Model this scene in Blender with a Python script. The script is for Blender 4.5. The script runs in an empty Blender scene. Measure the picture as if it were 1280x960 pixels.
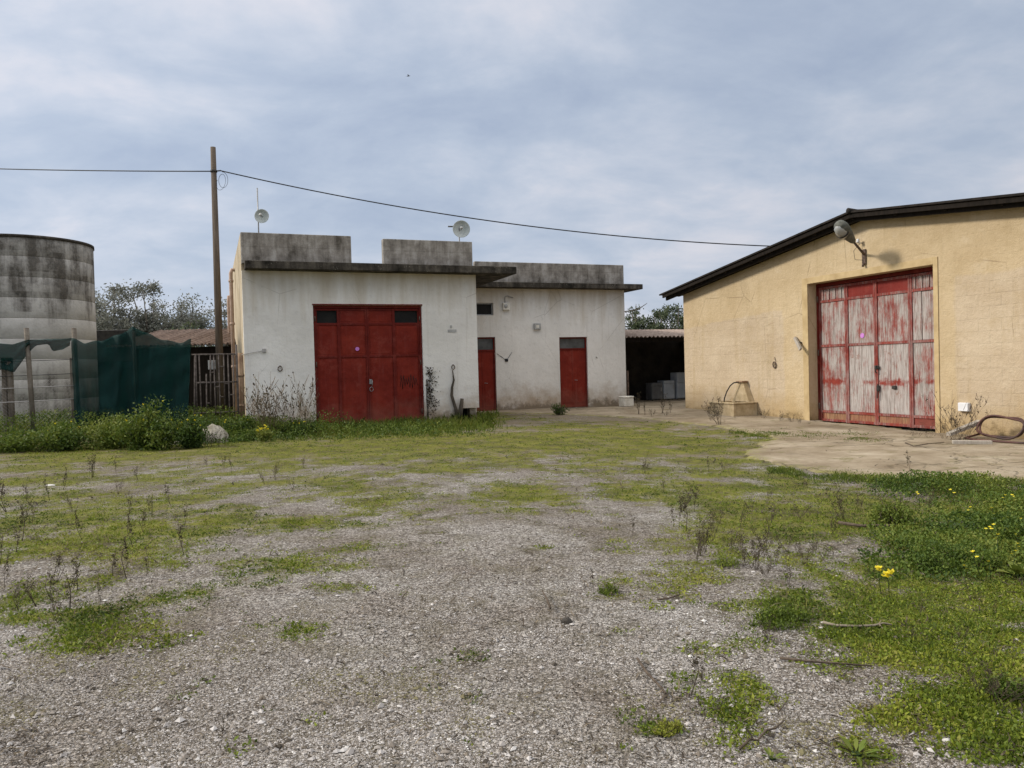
import bpy, math, random
import numpy as np
from mathutils import Matrix, Vector

random.seed(7); RNG = np.random.default_rng(11)
sc = bpy.context.scene
COL = sc.collection
rad = math.radians

# ------------------------------------------------------------------ camera geometry
FPX, H = 973.04, 1.5
def cam_axes(pitch, roll):
    f = np.array([0, math.cos(pitch), math.sin(pitch)]); r0 = np.array([1., 0, 0]); u0 = np.cross(r0, f)
    return r0*math.cos(roll)+u0*math.sin(roll), f, -r0*math.sin(roll)+u0*math.cos(roll)
CR, CF, CU = cam_axes(rad(-1.149), rad(-1.5075))
CAM = np.array([0, 0, H])

def smooth(t):
    t = np.clip(t, 0, 1); return t*t*(3-2*t)
def h2(ix, iy, seed=0):
    n = (ix.astype(np.int64)*374761393 + iy.astype(np.int64)*668265263 + seed*1442695041) & 0xFFFFFFFF
    n = ((n ^ (n >> 13))*1274126177) & 0xFFFFFFFF
    return ((n ^ (n >> 16)) & 0xFFFF)/65535.0
def vnoise(x, y, seed=0):
    x = np.asarray(x, float); y = np.asarray(y, float)
    ix = np.floor(x); iy = np.floor(y); fx = smooth(x-ix); fy = smooth(y-iy)
    a = h2(ix, iy, seed); b = h2(ix+1, iy, seed); c = h2(ix, iy+1, seed); d = h2(ix+1, iy+1, seed)
    return (a*(1-fx)+b*fx)*(1-fy)+(c*(1-fx)+d*fx)*fy
def fbm(x, y, seed=0, octv=4):
    s = 0; a = .5; t = 0
    for k in range(octv):
        s = s+a*vnoise(np.asarray(x)*2**k, np.asarray(y)*2**k, seed+k*17); t += a; a *= .55
    return s/t

HW = rad(21.18); HB = rad(20.5)
U = np.array([math.cos(HW), math.sin(HW), 0]); V = np.array([-math.sin(HW), math.cos(HW), 0])
BU = np.array([math.sin(HB), -math.cos(HB), 0]); BI = np.array([math.cos(HB), math.sin(HB), 0])
P = np.array([-1.892, 22.645, 0]); Q = np.array([5.768, 25.945, 0])
FA = P - 5.56*U                       # front left corner of the pale building: the fence starts here

def terrain(x, y):
    x = np.asarray(x, float); y = np.asarray(y, float)
    z = -.17*smooth((27-y)/11)*smooth((x+1)/6)
    w = (x-FA[0])*V[0]+(y-FA[1])*V[1]     # distance behind the fence line
    z = z + .24*smooth((w+2.6)/2.2)*smooth((-5.6-x)/2.)*smooth((40-y)/10)
    z = z + (fbm(x*.55, y*.55, 5, 3)-.5)*.07*smooth((24-y)/6)
    return z
def ray(x, y):
    return CF+CR*((x-640)/FPX)-CU*((y-480)/FPX)
def gnd(x, y, lift=0):
    d = ray(x, y); z = 0.
    for _ in range(8):
        t = (z-H)/d[2]; p = CAM+d*t; z = float(terrain(p[0], p[1]))
    p[2] = z+lift
    return p
def onplane(x, y, p0, n):
    d = ray(x, y); t = (np.asarray(p0)-CAM)@n/(d@n); return CAM+d*t
def wf(x, y, dep=0):
    q = onplane(x, y, P+V*dep, V); return (q-P)@U, q[2]
def bw(x, y, dep=0):
    q = onplane(x, y, Q+BI*dep, BI); return (q-Q)@BU, q[2]
def atdepth(x, y, D):
    d = ray(x, y); return CAM+d*(D/d[1])
def project(pts):
    q = np.asarray(pts)-CAM; d = q@CF
    return 640+FPX*(q@CR)/d, 480-FPX*(q@CU)/d, d

# ------------------------------------------------------------------ object helpers
def tag(o, label=None, cat=None, group=None, kind=None):
    if label: o['label'] = label
    if cat: o['category'] = cat
    if group: o['group'] = group
    if kind: o['kind'] = kind
    return o
def thing(name, label, cat, loc=(0, 0, 0), rotz=0., group=None):
    o = bpy.data.objects.new(name, None); COL.objects.link(o)
    o.empty_display_size = .2
    o.location = tuple(float(v) for v in loc); o.rotation_euler = (0, 0, rotz)
    return tag(o, label, cat, group)
def link(name, me, m, parent=None):
    o = bpy.data.objects.new(name, me); COL.objects.link(o)
    if m: me.materials.append(m)
    if parent: o.parent = parent
    return o
def copy_tree(o, parent=None):
    c = o.copy(); COL.objects.link(c)
    if parent: c.parent = parent
    for ch in list(o.children): copy_tree(ch, c)
    return c

class MB:
    def __init__(s): s.v = []; s.f = []; s.sm = []
    def add(s, vs, fs, sm=False):
        n = len(s.v); s.v += [tuple(float(c) for c in p) for p in vs]
        s.f += [tuple(i+n for i in f) for f in fs]; s.sm += [sm]*len(fs); return s
    def box(s, x0, x1, y0, y1, z0, z1, b=0.):
        if b <= 0:
            return s.add([(x0,y0,z0),(x1,y0,z0),(x1,y1,z0),(x0,y1,z0),(x0,y0,z1),(x1,y0,z1),(x1,y1,z1),(x0,y1,z1)],
                  [(3,2,1,0),(4,5,6,7),(0,1,5,4),(1,2,6,5),(2,3,7,6),(3,0,4,7)])
        b = min(b, (x1-x0)*.45, (y1-y0)*.45, (z1-z0)*.45)
        X = (x0, x1); Y = (y0, y1); Z = (z0, z1); vs = []; idx = {}
        for i in (0, 1):
            for j in (0, 1):
                for k in (0, 1):
                    sx, sy, sz = (1-2*i)*b, (1-2*j)*b, (1-2*k)*b
                    for a, p in (('x', (X[i], Y[j]+sy, Z[k]+sz)), ('y', (X[i]+sx, Y[j], Z[k]+sz)), ('z', (X[i]+sx, Y[j]+sy, Z[k]))):
                        idx[(a, i, j, k)] = len(vs); vs.append(p)
        I = idx; fs = []
        for i in (0, 1):
            f = [I[('x', i, 0, 0)], I[('x', i, 1, 0)], I[('x', i, 1, 1)], I[('x', i, 0, 1)]]; fs.append(f if i else f[::-1])
            f = [I[('y', 0, i, 0)], I[('y', 1, i, 0)], I[('y', 1, i, 1)], I[('y', 0, i, 1)]]; fs.append(f[::-1] if i else f)
            f = [I[('z', 0, 0, i)], I[('z', 1, 0, i)], I[('z', 1, 1, i)], I[('z', 0, 1, i)]]; fs.append(f if i else f[::-1])
        for i in (0, 1):
            for j in (0, 1):
                f = [I[('x', i, j, 0)], I[('y', i, j, 0)], I[('y', i, j, 1)], I[('x', i, j, 1)]]; fs.append(f if i == j else f[::-1])
                f = [I[('x', i, 0, j)], I[('x', i, 1, j)], I[('z', i, 1, j)], I[('z', i, 0, j)]]; fs.append(f if i != j else f[::-1])
                f = [I[('y', 0, i, j)], I[('y', 1, i, j)], I[('z', 1, i, j)], I[('z', 0, i, j)]]; fs.append(f if i == j else f[::-1])
                for k in (0, 1):
                    f = [I[('x', i, j, k)], I[('y', i, j, k)], I[('z', i, j, k)]]; fs.append(f if (i+j+k) % 2 else f[::-1])
        return s.add(vs, fs)
    def tube(s, pts, r, n=6, cap=True, sm=True):
        pts = [np.asarray(p, float) for p in pts]; rs = r if isinstance(r, (list, tuple)) else [r]*len(pts)
        vs = []; fs = []; ref = None
        for i, p in enumerate(pts):
            t = pts[min(i+1, len(pts)-1)]-pts[max(i-1, 0)]; t = t/(np.linalg.norm(t)+1e-9)
            if ref is None:
                ref = np.array([0, 0, 1.]) if abs(t[2]) < .9 else np.array([1., 0, 0])
            a = np.cross(t, ref); a /= np.linalg.norm(a)+1e-9; b = np.cross(a, t); ref = b
            for k in range(n):
                w = 2*math.pi*k/n; vs.append(p+rs[i]*(a*math.cos(w)+b*math.sin(w)))
        for i in range(len(pts)-1):
            for k in range(n):
                k2 = (k+1) % n; fs.append((i*n+k, i*n+k2, (i+1)*n+k2, (i+1)*n+k))
        if cap:
            fs.append(tuple(range(n))[::-1]); fs.append(tuple((len(pts)-1)*n+k for k in range(n)))
        return s.add(vs, fs, sm)
    def lathe(s, prof, n=32, c=(0, 0, 0), axis=None, sm=True):
        vs = []; fs = []
        ax = np.array([0, 0, 1.]) if axis is None else np.asarray(axis, float)/np.linalg.norm(axis)
        a = np.cross(ax, [0, 1, 0] if abs(ax[1]) < .9 else [1, 0, 0]); a /= np.linalg.norm(a); b = np.cross(ax, a); c = np.asarray(c, float)
        for r, z in prof:
            for k in range(n):
                w = 2*math.pi*k/n; vs.append(c+ax*z+r*(a*math.cos(w)+b*math.sin(w)))
        for i in range(len(prof)-1):
            for k in range(n):
                k2 = (k+1) % n; fs.append((i*n+k, i*n+k2, (i+1)*n+k2, (i+1)*n+k))
        return s.add(vs, fs, sm)
    def wall(s, xs, zs, holes, y0, y1, top=None):
        """wall in the xz plane from y0 (front) to y1 (back) with rectangular holes; top(x) may shape the top edge"""
        X = sorted(set(list(xs)+[h[0] for h in holes]+[h[1] for h in holes])); Z = sorted(set(list(zs)+[h[2] for h in holes]+[h[3] for h in holes]))
        zt = Z[-1]
        def zz(x, z): return top(x) if (top and z == zt) else z
        solid = lambda i, k: 0 <= i < len(X)-1 and 0 <= k < len(Z)-1 and not any(h[0] <= (X[i]+X[i+1])/2 <= h[1] and h[2] <= (Z[k]+Z[k+1])/2 <= h[3] for h in holes)
        vi = {}; vs = []; fs = []
        def g(i, k, f):
            if (i, k, f) not in vi:
                vi[(i, k, f)] = len(vs); vs.append((X[i], y1 if f else y0, zz(X[i], Z[k])))
            return vi[(i, k, f)]
        for i in range(len(X)-1):
            for k in range(len(Z)-1):
                if not solid(i, k): continue
                fs.append((g(i,k,0), g(i+1,k,0), g(i+1,k+1,0), g(i,k+1,0))); fs.append((g(i,k+1,1), g(i+1,k+1,1), g(i+1,k,1), g(i,k,1)))
                if not solid(i-1, k): fs.append((g(i,k,0), g(i,k+1,0), g(i,k+1,1), g(i,k,1)))
                if not solid(i+1, k): fs.append((g(i+1,k,0), g(i+1,k,1), g(i+1,k+1,1), g(i+1,k+1,0)))
                if not solid(i, k-1): fs.append((g(i,k,0), g(i,k,1), g(i+1,k,1), g(i+1,k,0)))
                if not solid(i, k+1): fs.append((g(i,k+1,0), g(i+1,k+1,0), g(i+1,k+1,1), g(i,k+1,1)))
        return s.add(vs, fs)
    def build(s, name, m, parent=None):
        me = bpy.data.meshes.new(name); me.from_pydata(s.v, [], s.f); me.update()
        me.polygons.foreach_set('use_smooth', s.sm); return link(name, me, m, parent)

def polymesh(name, arr, tint, m, parent=None, smooth_=False):
    """arr (M,n,3): M loose polygons of n corners; tint (M,) stored per corner point"""
    M, n = arr.shape[:2]; me = bpy.data.meshes.new(name)
    me.vertices.add(M*n); me.vertices.foreach_set('co', arr.reshape(-1).astype(np.float32))
    me.loops.add(M*n); me.loops.foreach_set('vertex_index', np.arange(M*n, dtype=np.int32))
    me.polygons.add(M); me.polygons.foreach_set('loop_start', np.arange(0, M*n, n, dtype=np.int32))
    me.polygons.foreach_set('loop_total', np.full(M, n, dtype=np.int32))
    a = me.attributes.new('tint', 'FLOAT', 'POINT'); a.data.foreach_set('value', np.repeat(tint, n).astype(np.float32))
    me.update(calc_edges=True); me.validate()
    return link(name, me, m, parent)

def leaves(c, L, W, rng=RNG, up=.3, dirs=None):
    """diamond leaves at centres c (N,3), lengths L, widths W, random orientation biased upward"""
    N = len(c)
    d = rng.normal(size=(N, 3)); d[:, 2] = np.abs(d[:, 2])*.8+up
    if dirs is not None: d = d*.6+dirs
    d /= np.linalg.norm(d, axis=1)[:, None]
    q = rng.normal(size=(N, 3)); s = np.cross(d, q); s /= np.linalg.norm(s, axis=1)[:, None]+1e-9
    nn = np.cross(d, s)
    L = np.broadcast_to(L, (N,))[:, None]; W = np.broadcast_to(W, (N,))[:, None]
    return np.stack([c, c+d*L*.5+s*W*.5+nn*L*.08, c+d*L, c+d*L*.5-s*W*.5+nn*L*.08], 1)
def blades(c, hgt, wid, lean=.5, rng=RNG):
    N = len(c); a = rng.uniform(0, 2*np.pi, N); l = rng.uniform(.1, 1, N)*lean
    d = np.stack([np.cos(a)*l, np.sin(a)*l, np.ones(N)], 1); d /= np.linalg.norm(d, axis=1)[:, None]
    b = rng.uniform(0, 2*np.pi, N); s = np.stack([np.cos(b), np.sin(b), np.zeros(N)], 1)*np.broadcast_to(wid, (N,))[:, None]*.5
    h = np.broadcast_to(hgt, (N,))[:, None]
    droop = np.stack([np.cos(a)*l, np.sin(a)*l, -.35*l], 1)*h*.5
    mid = c+d*h*.6
    return np.stack([c-s, c+s, mid+s*.7, c+d*h+droop, mid-s*.7], 1)

# ------------------------------------------------------------------ material helpers
class NT:
    def __init__(s, name):
        s.m = bpy.data.materials.new(name); s.m.use_nodes = True; s.t = s.m.node_tree; s.t.nodes.clear()
        s.out = s.t.nodes.new('ShaderNodeOutputMaterial'); s.b = s.t.nodes.new('ShaderNodeBsdfPrincipled')
        s.t.links.new(s.b.outputs[0], s.out.inputs[0]); s.tc = None
    def n(s, typ, **k):
        o = s.t.nodes.new(typ)
        for a, v in k.items(): setattr(o, a, v)
        return o
    def l(s, a, b): s.t.links.new(a, b)
    def put(s, v, sock):
        if hasattr(v, 'is_linked') or hasattr(v, 'links'): s.l(v, sock)
        else:
            if hasattr(sock.default_value, '__len__') and len(sock.default_value) == 4 and len(v) == 3: v = (*v, 1)
            sock.default_value = v
    def co(s, scale=(1, 1, 1), kind='Object', loc=(0, 0, 0)):
        if s.tc is None: s.tc = s.n('ShaderNodeTexCoord')
        mp = s.n('ShaderNodeMapping'); s.l(s.tc.outputs[kind], mp.inputs[0]); mp.inputs['Scale'].default_value = scale; mp.inputs['Location'].default_value = loc
        return mp.outputs[0]
    def noise(s, scale=5, detail=6, rough=.6, co=None, dist=0):
        o = s.n('ShaderNodeTexNoise'); o.inputs['Scale'].default_value = scale; o.inputs['Detail'].default_value = detail
        o.inputs['Roughness'].default_value = rough; o.inputs['Distortion'].default_value = dist
        s.l(co if co else s.co(), o.inputs['Vector']); return o.outputs[0]
    def vor(s, scale, co=None, feat='F1', out='Distance', rnd=1):
        o = s.n('ShaderNodeTexVoronoi', feature=feat); o.inputs['Scale'].default_value = scale; o.inputs['Randomness'].default_value = rnd
        s.l(co if co else s.co(), o.inputs['Vector']); return o.outputs[out]
    def ramp(s, v, stops, interp='LINEAR'):
        o = s.n('ShaderNodeValToRGB'); s.l(v, o.inputs[0]); e = o.color_ramp.elements; o.color_ramp.interpolation = interp
        while len(e) < len(stops): e.new(.5)
        for k, (p, c) in enumerate(stops):
            e[k].position = p; e[k].color = (*c, 1) if hasattr(c, '__len__') else (c, c, c, 1)
        return o.outputs[0]
    def map(s, v, a, b, c=0, d=1):
        o = s.n('ShaderNodeMapRange'); s.put(v, o.inputs[0])
        for i, x in zip((1, 2, 3, 4), (a, b, c, d)): o.inputs[i].default_value = x
        return o.outputs[0]
    def math(s, op, a, b=0., c=None):
        o = s.n('ShaderNodeMath', operation=op); s.put(a, o.inputs[0]); s.put(b, o.inputs[1])
        if c is not None: s.put(c, o.inputs[2])
        return o.outputs[0]
    def mix(s, f, a, b, mode='MIX'):
        o = s.n('ShaderNodeMix', data_type='RGBA', blend_type=mode); s.put(f, o.inputs[0]); s.put(a, o.inputs[6]); s.put(b, o.inputs[7]); return o.outputs[2]
    def xyz(s, kind='Object'):
        if s.tc is None: s.tc = s.n('ShaderNodeTexCoord')
        o = s.n('ShaderNodeSeparateXYZ'); s.l(s.tc.outputs[kind], o.inputs[0]); return o.outputs
    def attr(s, name):
        return s.n('ShaderNodeAttribute', attribute_name=name).outputs['Fac']
    def bump(s, h, dist=.01, strength=1, prev=None):
        o = s.n('ShaderNodeBump'); o.inputs['Distance'].default_value = dist; o.inputs['Strength'].default_value = strength
        s.l(h, o.inputs['Height'])
        if prev: s.l(prev, o.inputs['Normal'])
        s.l(o.outputs[0], s.b.inputs['Normal']); return o.outputs[0]
    def done(s, col, rough=.85, spec=.3, metal=0.):
        s.put(col, s.b.inputs['Base Color']); s.put(rough, s.b.inputs['Roughness']); s.b.inputs['Specular IOR Level'].default_value = spec
        s.put(metal, s.b.inputs['Metallic']); return s.m

def m_plain(name, c1, c2, scale=6, rough=.8, bump=.003, spec=.3, detail=6, metal=0., lo=.35, hi=.65):
    t = NT(name); n = t.noise(scale, detail); t.bump(t.noise(scale*9, 3), bump)
    return t.done(t.ramp(n, [(lo, c1), (hi, c2)]), rough, spec, metal)

def m_plaster_white():
    t = NT('white_plaster'); x, y, z = t.xyz()
    big = t.noise(.55, 5, .6); fine = t.noise(9, 6, .65)
    col = t.mix(t.map(big, .35, .68), (.65, .63, .595), (.80, .78, .745))
    col = t.mix(t.map(fine, .55, .75, 0, .35), col, (.40, .385, .36))
    st = t.noise(1, 5, .6, t.co((2.2, 2.2, .28)))
    # damp brown-yellow runs that start at the slab
    f = t.math('MULTIPLY', t.map(t.math('ADD', z, t.map(st, .3, .7, -.9, .55)), 3.0, 4.3), .58)
    col = t.mix(f, col, (.385, .30, .175))
    f = t.map(t.noise(1, 4, .7, t.co((5, 5, .22))), .60, .72, 0, .25)
    col = t.mix(f, col, (.40, .36, .30))
    # splash dirt at the foot
    f = t.map(t.math('ADD', z, t.map(t.noise(1.6, 5, .7), .25, .75, -.45, .55)), .95, .1, 0, .85)
    col = t.mix(f, col, (.36, .275, .19))
    f = t.map(t.math('ADD', z, t.map(t.noise(5, 5, .7), .25, .75, -.25, .25)), .33, .12, 0, .8)
    col = t.mix(f, col, (.16, .125, .085))
    ck = t.vor(.8, t.co((1, 1, .6)), 'DISTANCE_TO_EDGE'); ckm = t.math('MULTIPLY', t.map(ck, .0, .006, 1, 0), t.map(t.noise(.7, 2), .52, .6))
    col = t.mix(t.math('MULTIPLY', ckm, .45), col, (.2, .17, .14))
    sp = t.map(t.vor(7), .0, .045, 1, 0); col = t.mix(t.math('MULTIPLY', sp, t.map(t.noise(1.1, 2), .5, .6, 0, .5)), col, (.17, .14, .11))
    b = t.bump(t.noise(26, 5, .6), .006); t.bump(t.noise(2, 3), .03, 1, b)
    return t.done(col, .92, .15)

def m_concrete(name='weathered_concrete', c=((.10, .088, .074), (.26, .236, .208), (.42, .395, .36)), lines=.19):
    t = NT(name); x, y, z = t.xyz()
    a = t.noise(2.2, 8, .7); s = t.noise(1, 5, .7, t.co((4, 4, .5)))
    v = t.math('ADD', t.math('MULTIPLY', a, .6), t.math('MULTIPLY', s, .45))
    col = t.ramp(v, [(.40, c[0]), (.53, c[1]), (.64, c[2])])
    lich = t.math('MULTIPLY', t.map(t.vor(16), .1, .3, 1, 0), t.map(t.noise(2.3, 3), .48, .62))
    col = t.mix(t.math('MULTIPLY', lich, .5), col, (.30, .28, .23))
    if lines:
        w = t.math('PINGPONG', t.math('ADD', z, .02), lines); col = t.mix(t.map(w, .0, .008, .5, 0), col, (.05, .042, .035))
    t.bump(t.noise(22, 6, .7), .012)
    return t.done(col, .95, .1)

def m_red(name, c1, c2, fade=.25):
    t = NT(name); x, y, z = t.xyz()
    n = t.noise(1.3, 6, .65); col = t.ramp(n, [(.35, c1), (.68, c2)])
    s = t.noise(1, 5, .7, t.co((14, 14, .6))); col = t.mix(t.map(s, .55, .75, 0, fade), col, (.26, .085, .075))
    f = t.map(t.math('ADD', z, t.map(t.noise(3, 5, .7), .2, .8, -.5, .5)), .75, 0, 0, .45); col = t.mix(f, col, (.20, .09, .065))
    sc_ = t.map(t.noise(7, 7, .8), .67, .72, 0, .5); col = t.mix(sc_, col, (.33, .17, .15))
    pt = t.noise(2.4, 7, .75, t.co(loc=(4, 1, 9))); col = t.mix(t.map(pt, .54, .64, 0, .4), col, (.25, .055, .04)); col = t.mix(t.map(pt, .44, .32, 0, .25), col, (.085, .009, .006))
    b = t.bump(t.noise(1.7, 2), .06); t.bump(t.noise(9, 5), .006, 1, b)
    return t.done(col, t.map(n, .3, .7, .55, .75), .15)

def m_peel(name, lo, hi, gray=(.40, .365, .34), fine=85, seam=None):
    """red paint flaked off in upright streaks to a chalky grey primer"""
    t = NT(name); x, y, z = t.xyz()
    s = t.noise(1, 6, .75, t.co((fine*.42, fine*.42, 1.5)), .3); b = t.noise(1, 6, .7, t.co((2.6, 2.6, 1.5)))
    e = t.noise(1, 7, .8, t.co((60, 60, 7)))
    v = t.math('ADD', t.math('ADD', t.math('MULTIPLY', s, .46), t.math('MULTIPLY', b, .46)), t.math('MULTIPLY', e, .20))
    if seam is not None:          # ragged line of old paint left along the sheet joint
        dz_ = t.math('ABSOLUTE', t.math('SUBTRACT', t.math('ADD', z, t.map(t.noise(6, 5, .7), .25, .75, -.07, .07)), seam))
        v = t.math('SUBTRACT', v, t.math('MULTIPLY', t.map(dz_, .0, .10, .15, 0), t.map(t.noise(2.2, 3, .6), .38, .6, .15, 1)))
    f = t.map(v, lo, hi)
    red = t.ramp(t.noise(3, 6, .7), [(.3, (.13, .013, .010)), (.7, (.27, .042, .026))])
    g = t.ramp(t.noise(1, 6, .7, t.co((38, 38, 2.5))), [(.34, (gray[0]*.42, gray[1]*.38, gray[2]*.36)), (.58, gray)])
    rust = t.map(t.noise(3.5, 7, .8), .56, .66, 0, .75); g = t.mix(rust, g, (.22, .11, .075))
    col = t.mix(f, red, g)
    t.bump(t.math('SUBTRACT', 1., f), .002, .8)
    return t.done(col, t.map(f, 0, 1, .5, .9), .3)

def m_stucco():
    t = NT('ochre_stucco'); x, y, z = t.xyz()
    big = t.noise(.6, 5, .6); fine = t.noise(16, 7, .75); rgh = t.noise(45, 4, .7)
    base = t.mix(t.map(big, .35, .65), (.47, .36, .22), (.55, .435, .28))
    pan = t.mix(t.map(big, .35, .65), (.465, .368, .26), (.53, .432, .315))
    wob = t.map(t.noise(1.2, 3), .3, .7, -.05, .05)
    xs = t.math('ADD', x, wob); zs = t.math('ADD', z, wob)
    left = t.math('MULTIPLY', t.map(xs, 4.85, 4.93, 1, 0), t.map(t.math('SUBTRACT', zs, t.math('MULTIPLY', x, .06)), 2.62, 2.68, 1, 0))
    right = t.math('MULTIPLY', t.map(xs, 10.18, 10.26, 0, 1), t.map(zs, 3.15, 3.22, 1, 0))
    f = t.math('MULTIPLY', t.math('MAXIMUM', left, right), .85)
    col = t.mix(f, base, pan)
    br = t.n('ShaderNodeTexBrick'); br.inputs['Scale'].default_value = 1; br.inputs['Mortar Size'].default_value = .012; br.inputs['Brick Width'].default_value = .5; br.inputs['Row Height'].default_value = .25
    br.inputs['Color1'].default_value = (1, 1, 1, 1); br.inputs['Color2'].default_value = (.9, .9, .9, 1); br.inputs['Mortar'].default_value = (.4, .4, .4, 1); br.inputs['Mortar Smooth'].default_value = .6
    cb = t.n('ShaderNodeCombineXYZ'); t.l(x, cb.inputs[0]); t.l(z, cb.inputs[1]); t.l(cb.outputs[0], br.inputs['Vector'])
    brf = t.math('MULTIPLY', f, t.map(t.noise(2, 3), .4, .65, .05, .4))
    col = t.mix(brf, col, t.mix(1., col, br.outputs[0], 'MULTIPLY'))
    col = t.mix(t.map(fine, .52, .72, 0, .35), col, (.30, .205, .095))
    col = t.mix(t.map(fine, .42, .28, 0, .35), col, (.66, .54, .37))
    st = t.noise(1, 6, .7, t.co((3, 3, .25))); col = t.mix(t.map(st, .52, .72, 0, .45), col, (.37, .27, .14))
    pt = t.noise(1.1, 7, .7, t.co((1, 1, 1.4), loc=(7, 2, 5))); col = t.mix(t.map(pt, .53, .66, 0, .4), col, (.40, .30, .17)); col = t.mix(t.map(pt, .46, .34, 0, .45), col, (.58, .48, .345))
    dr = t.noise(1, 5, .75, t.co((7, 7, .3), loc=(2, 0, 1))); col = t.mix(t.math('MULTIPLY', t.map(dr, .58, .70, 0, .5), t.map(t.noise(.6, 2), .45, .6)), col, (.27, .20, .12))
    ckd = t.vor(.42, t.co((1, 1, .8)), 'DISTANCE_TO_EDGE'); col = t.mix(t.math('MULTIPLY', t.map(ckd, 0, .005, .6, 0), t.map(t.noise(.8, 2), .5, .58)), col, (.2, .14, .08))
    f2 = t.map(t.math('ADD', z, t.map(t.noise(1.5, 5, .7), .25, .75, -.5, .5)), .75, -.1, 0, .6); col = t.mix(f2, col, (.36, .245, .10))
    f3 = t.map(t.math('ADD', z, t.map(t.noise(4, 5, .7), .25, .75, -.3, .3)), .12, -.15, 0, .8); col = t.mix(f3, col, (.17, .12, .06))
    gr = t.math('MULTIPLY', t.map(t.noise(.9, 6, .7, t.co((1, 1, .7), loc=(3, 1, 2))), .60, .70, 0, .4), t.map(z, 2.2, .6, 0, 1)); col = t.mix(gr, col, (.22, .185, .10))
    b = t.bump(rgh, .012); b = t.bump(t.noise(9, 4), .02, 1, b)
    b2 = t.bump(br.outputs[0], .004, .5, b)
    return t.done(col, .95, .1)

def m_ground():
    t = NT('gravel_ground')
    moss = t.attr('moss'); dirt = t.attr('dirt')
    c = t.co((1, 1, 1))
    vc = t.n('ShaderNodeTexVoronoi'); vc.inputs['Scale'].default_value = 55; t.l(c, vc.inputs['Vector'])
    vs = t.n('ShaderNodeTexVoronoi'); vs.inputs['Scale'].default_value = 110; t.l(c, vs.inputs['Vector'])
    sep = t.n('ShaderNodeSeparateColor'); t.l(vc.outputs['Color'], sep.inputs[0])
    sep2 = t.n('ShaderNodeSeparateColor'); t.l(vs.outputs['Color'], sep2.inputs[0])
    stops = [(0, (.05, .041, .032)), (.2, (.165, .137, .108)), (.5, (.34, .313, .288)), (.78, (.475, .446, .42)), (1, (.70, .665, .61))]
    g1 = t.ramp(sep.outputs[0], stops); g2 = t.ramp(sep2.outputs[1], stops)
    g = t.mix(.5, g1, g2)
    g = t.mix(t.map(vc.outputs['Distance'], .45, .75, 0, .6), g, (.05, .042, .034))
    patch = t.noise(.8, 5, .65); g = t.mix(t.map(patch, .38, .62, 0, .8), g, t.mix(1., g, (.60, .545, .50), 'MULTIPLY'))
    p2 = t.noise(2.7, 6, .7); g = t.mix(t.map(p2, .48, .66, 0, .6), g, (.145, .125, .085))
    d = t.mix(t.map(t.noise(14, 6, .75), .35, .65), (.15, .115, .075), (.27, .225, .16))
    dm = t.map(t.math('ADD', dirt, t.map(t.noise(5, 6, .75), .25, .75, -.4, .4)), .42, .62)
    g = t.mix(dm, g, d)
    dk = t.math('MULTIPLY', t.map(t.math('ADD', t.math('MULTIPLY', t.noise(1.7, 6, .7), .6), t.math('MULTIPLY', t.noise(11, 6, .8), .4)), .50, .60), t.map(moss, .08, .30, .12, .85))
    g = t.mix(dk, g, t.mix(t.map(t.noise(30, 5, .8), .4, .6), (.045, .036, .024), (.13, .105, .07)))
    mn = t.noise(7, 8, .8); mn2 = t.noise(38, 5, .75)
    mo = t.ramp(t.math('ADD', t.math('MULTIPLY', t.noise(1.6, 5, .7), .6), t.math('MULTIPLY', mn2, .4)),
                [(.33, (.045, .047, .010)), (.45, (.108, .114, .016)), (.55, (.18, .182, .026)), (.64, (.195, .17, .05)), (.74, (.14, .105, .05))])
    mo = t.mix(t.map(t.noise(3.3, 7, .78), .49, .60, 0, .75), mo, (.10, .078, .045))
    mm = t.map(t.math('ADD', moss, t.math('ADD', t.map(mn, .2, .8, -.42, .42), t.map(mn2, .2, .8, -.40, .40))), .34, .62)
    col = t.mix(t.math('MULTIPLY', mm, .92), g, mo)
    h1 = t.map(vc.outputs['Distance'], 0, .7, 1, 0)
    b = t.bump(h1, .012, 1); b = t.bump(t.map(vs.outputs['Distance'], 0, .7, 1, 0), .006, 1, b); t.bump(t.noise(5, 5, .7), .05, 1, b)
    return t.done(col, .95, .12)

def m_foliage(name, stops, trans=.25, rough=.6):
    t = NT(name); f = t.attr('tint'); col = t.ramp(f, stops)
    t.done(col, rough, .25)
    tr = t.n('ShaderNodeBsdfTranslucent'); t.l(col, tr.inputs[0]); mx = t.n('ShaderNodeMixShader'); mx.inputs[0].default_value = trans
    t.l(t.b.outputs[0], mx.inputs[1]); t.l(tr.outputs[0], mx.inputs[2]); t.l(mx.outputs[0], t.out.inputs[0])
    return t.m

def m_net():
    t = NT('green_shade_net'); n = t.noise(3, 5, .6)
    col = t.ramp(n, [(.3, (.004, .028, .027)), (.7, (.010, .056, .052))])
    w = t.noise(1, 3, .5, t.co((160, 160, 160))); t.bump(w, .003)
    t.done(col, .75, .2)
    tp = t.n('ShaderNodeBsdfTransparent'); tl = t.n('ShaderNodeBsdfTranslucent'); tl.inputs[0].default_value = (.004, .03, .028, 1)
    m1 = t.n('ShaderNodeMixShader'); m1.inputs[0].default_value = .3; t.l(t.b.outputs[0], m1.inputs[1]); t.l(tl.outputs[0], m1.inputs[2])
    m2 = t.n('ShaderNodeMixShader'); m2.inputs[0].default_value = .34; t.l(m1.outputs[0], m2.inputs[1]); t.l(tp.outputs[0], m2.inputs[2]); t.l(m2.outputs[0], t.out.inputs[0])
    return t.m

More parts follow.
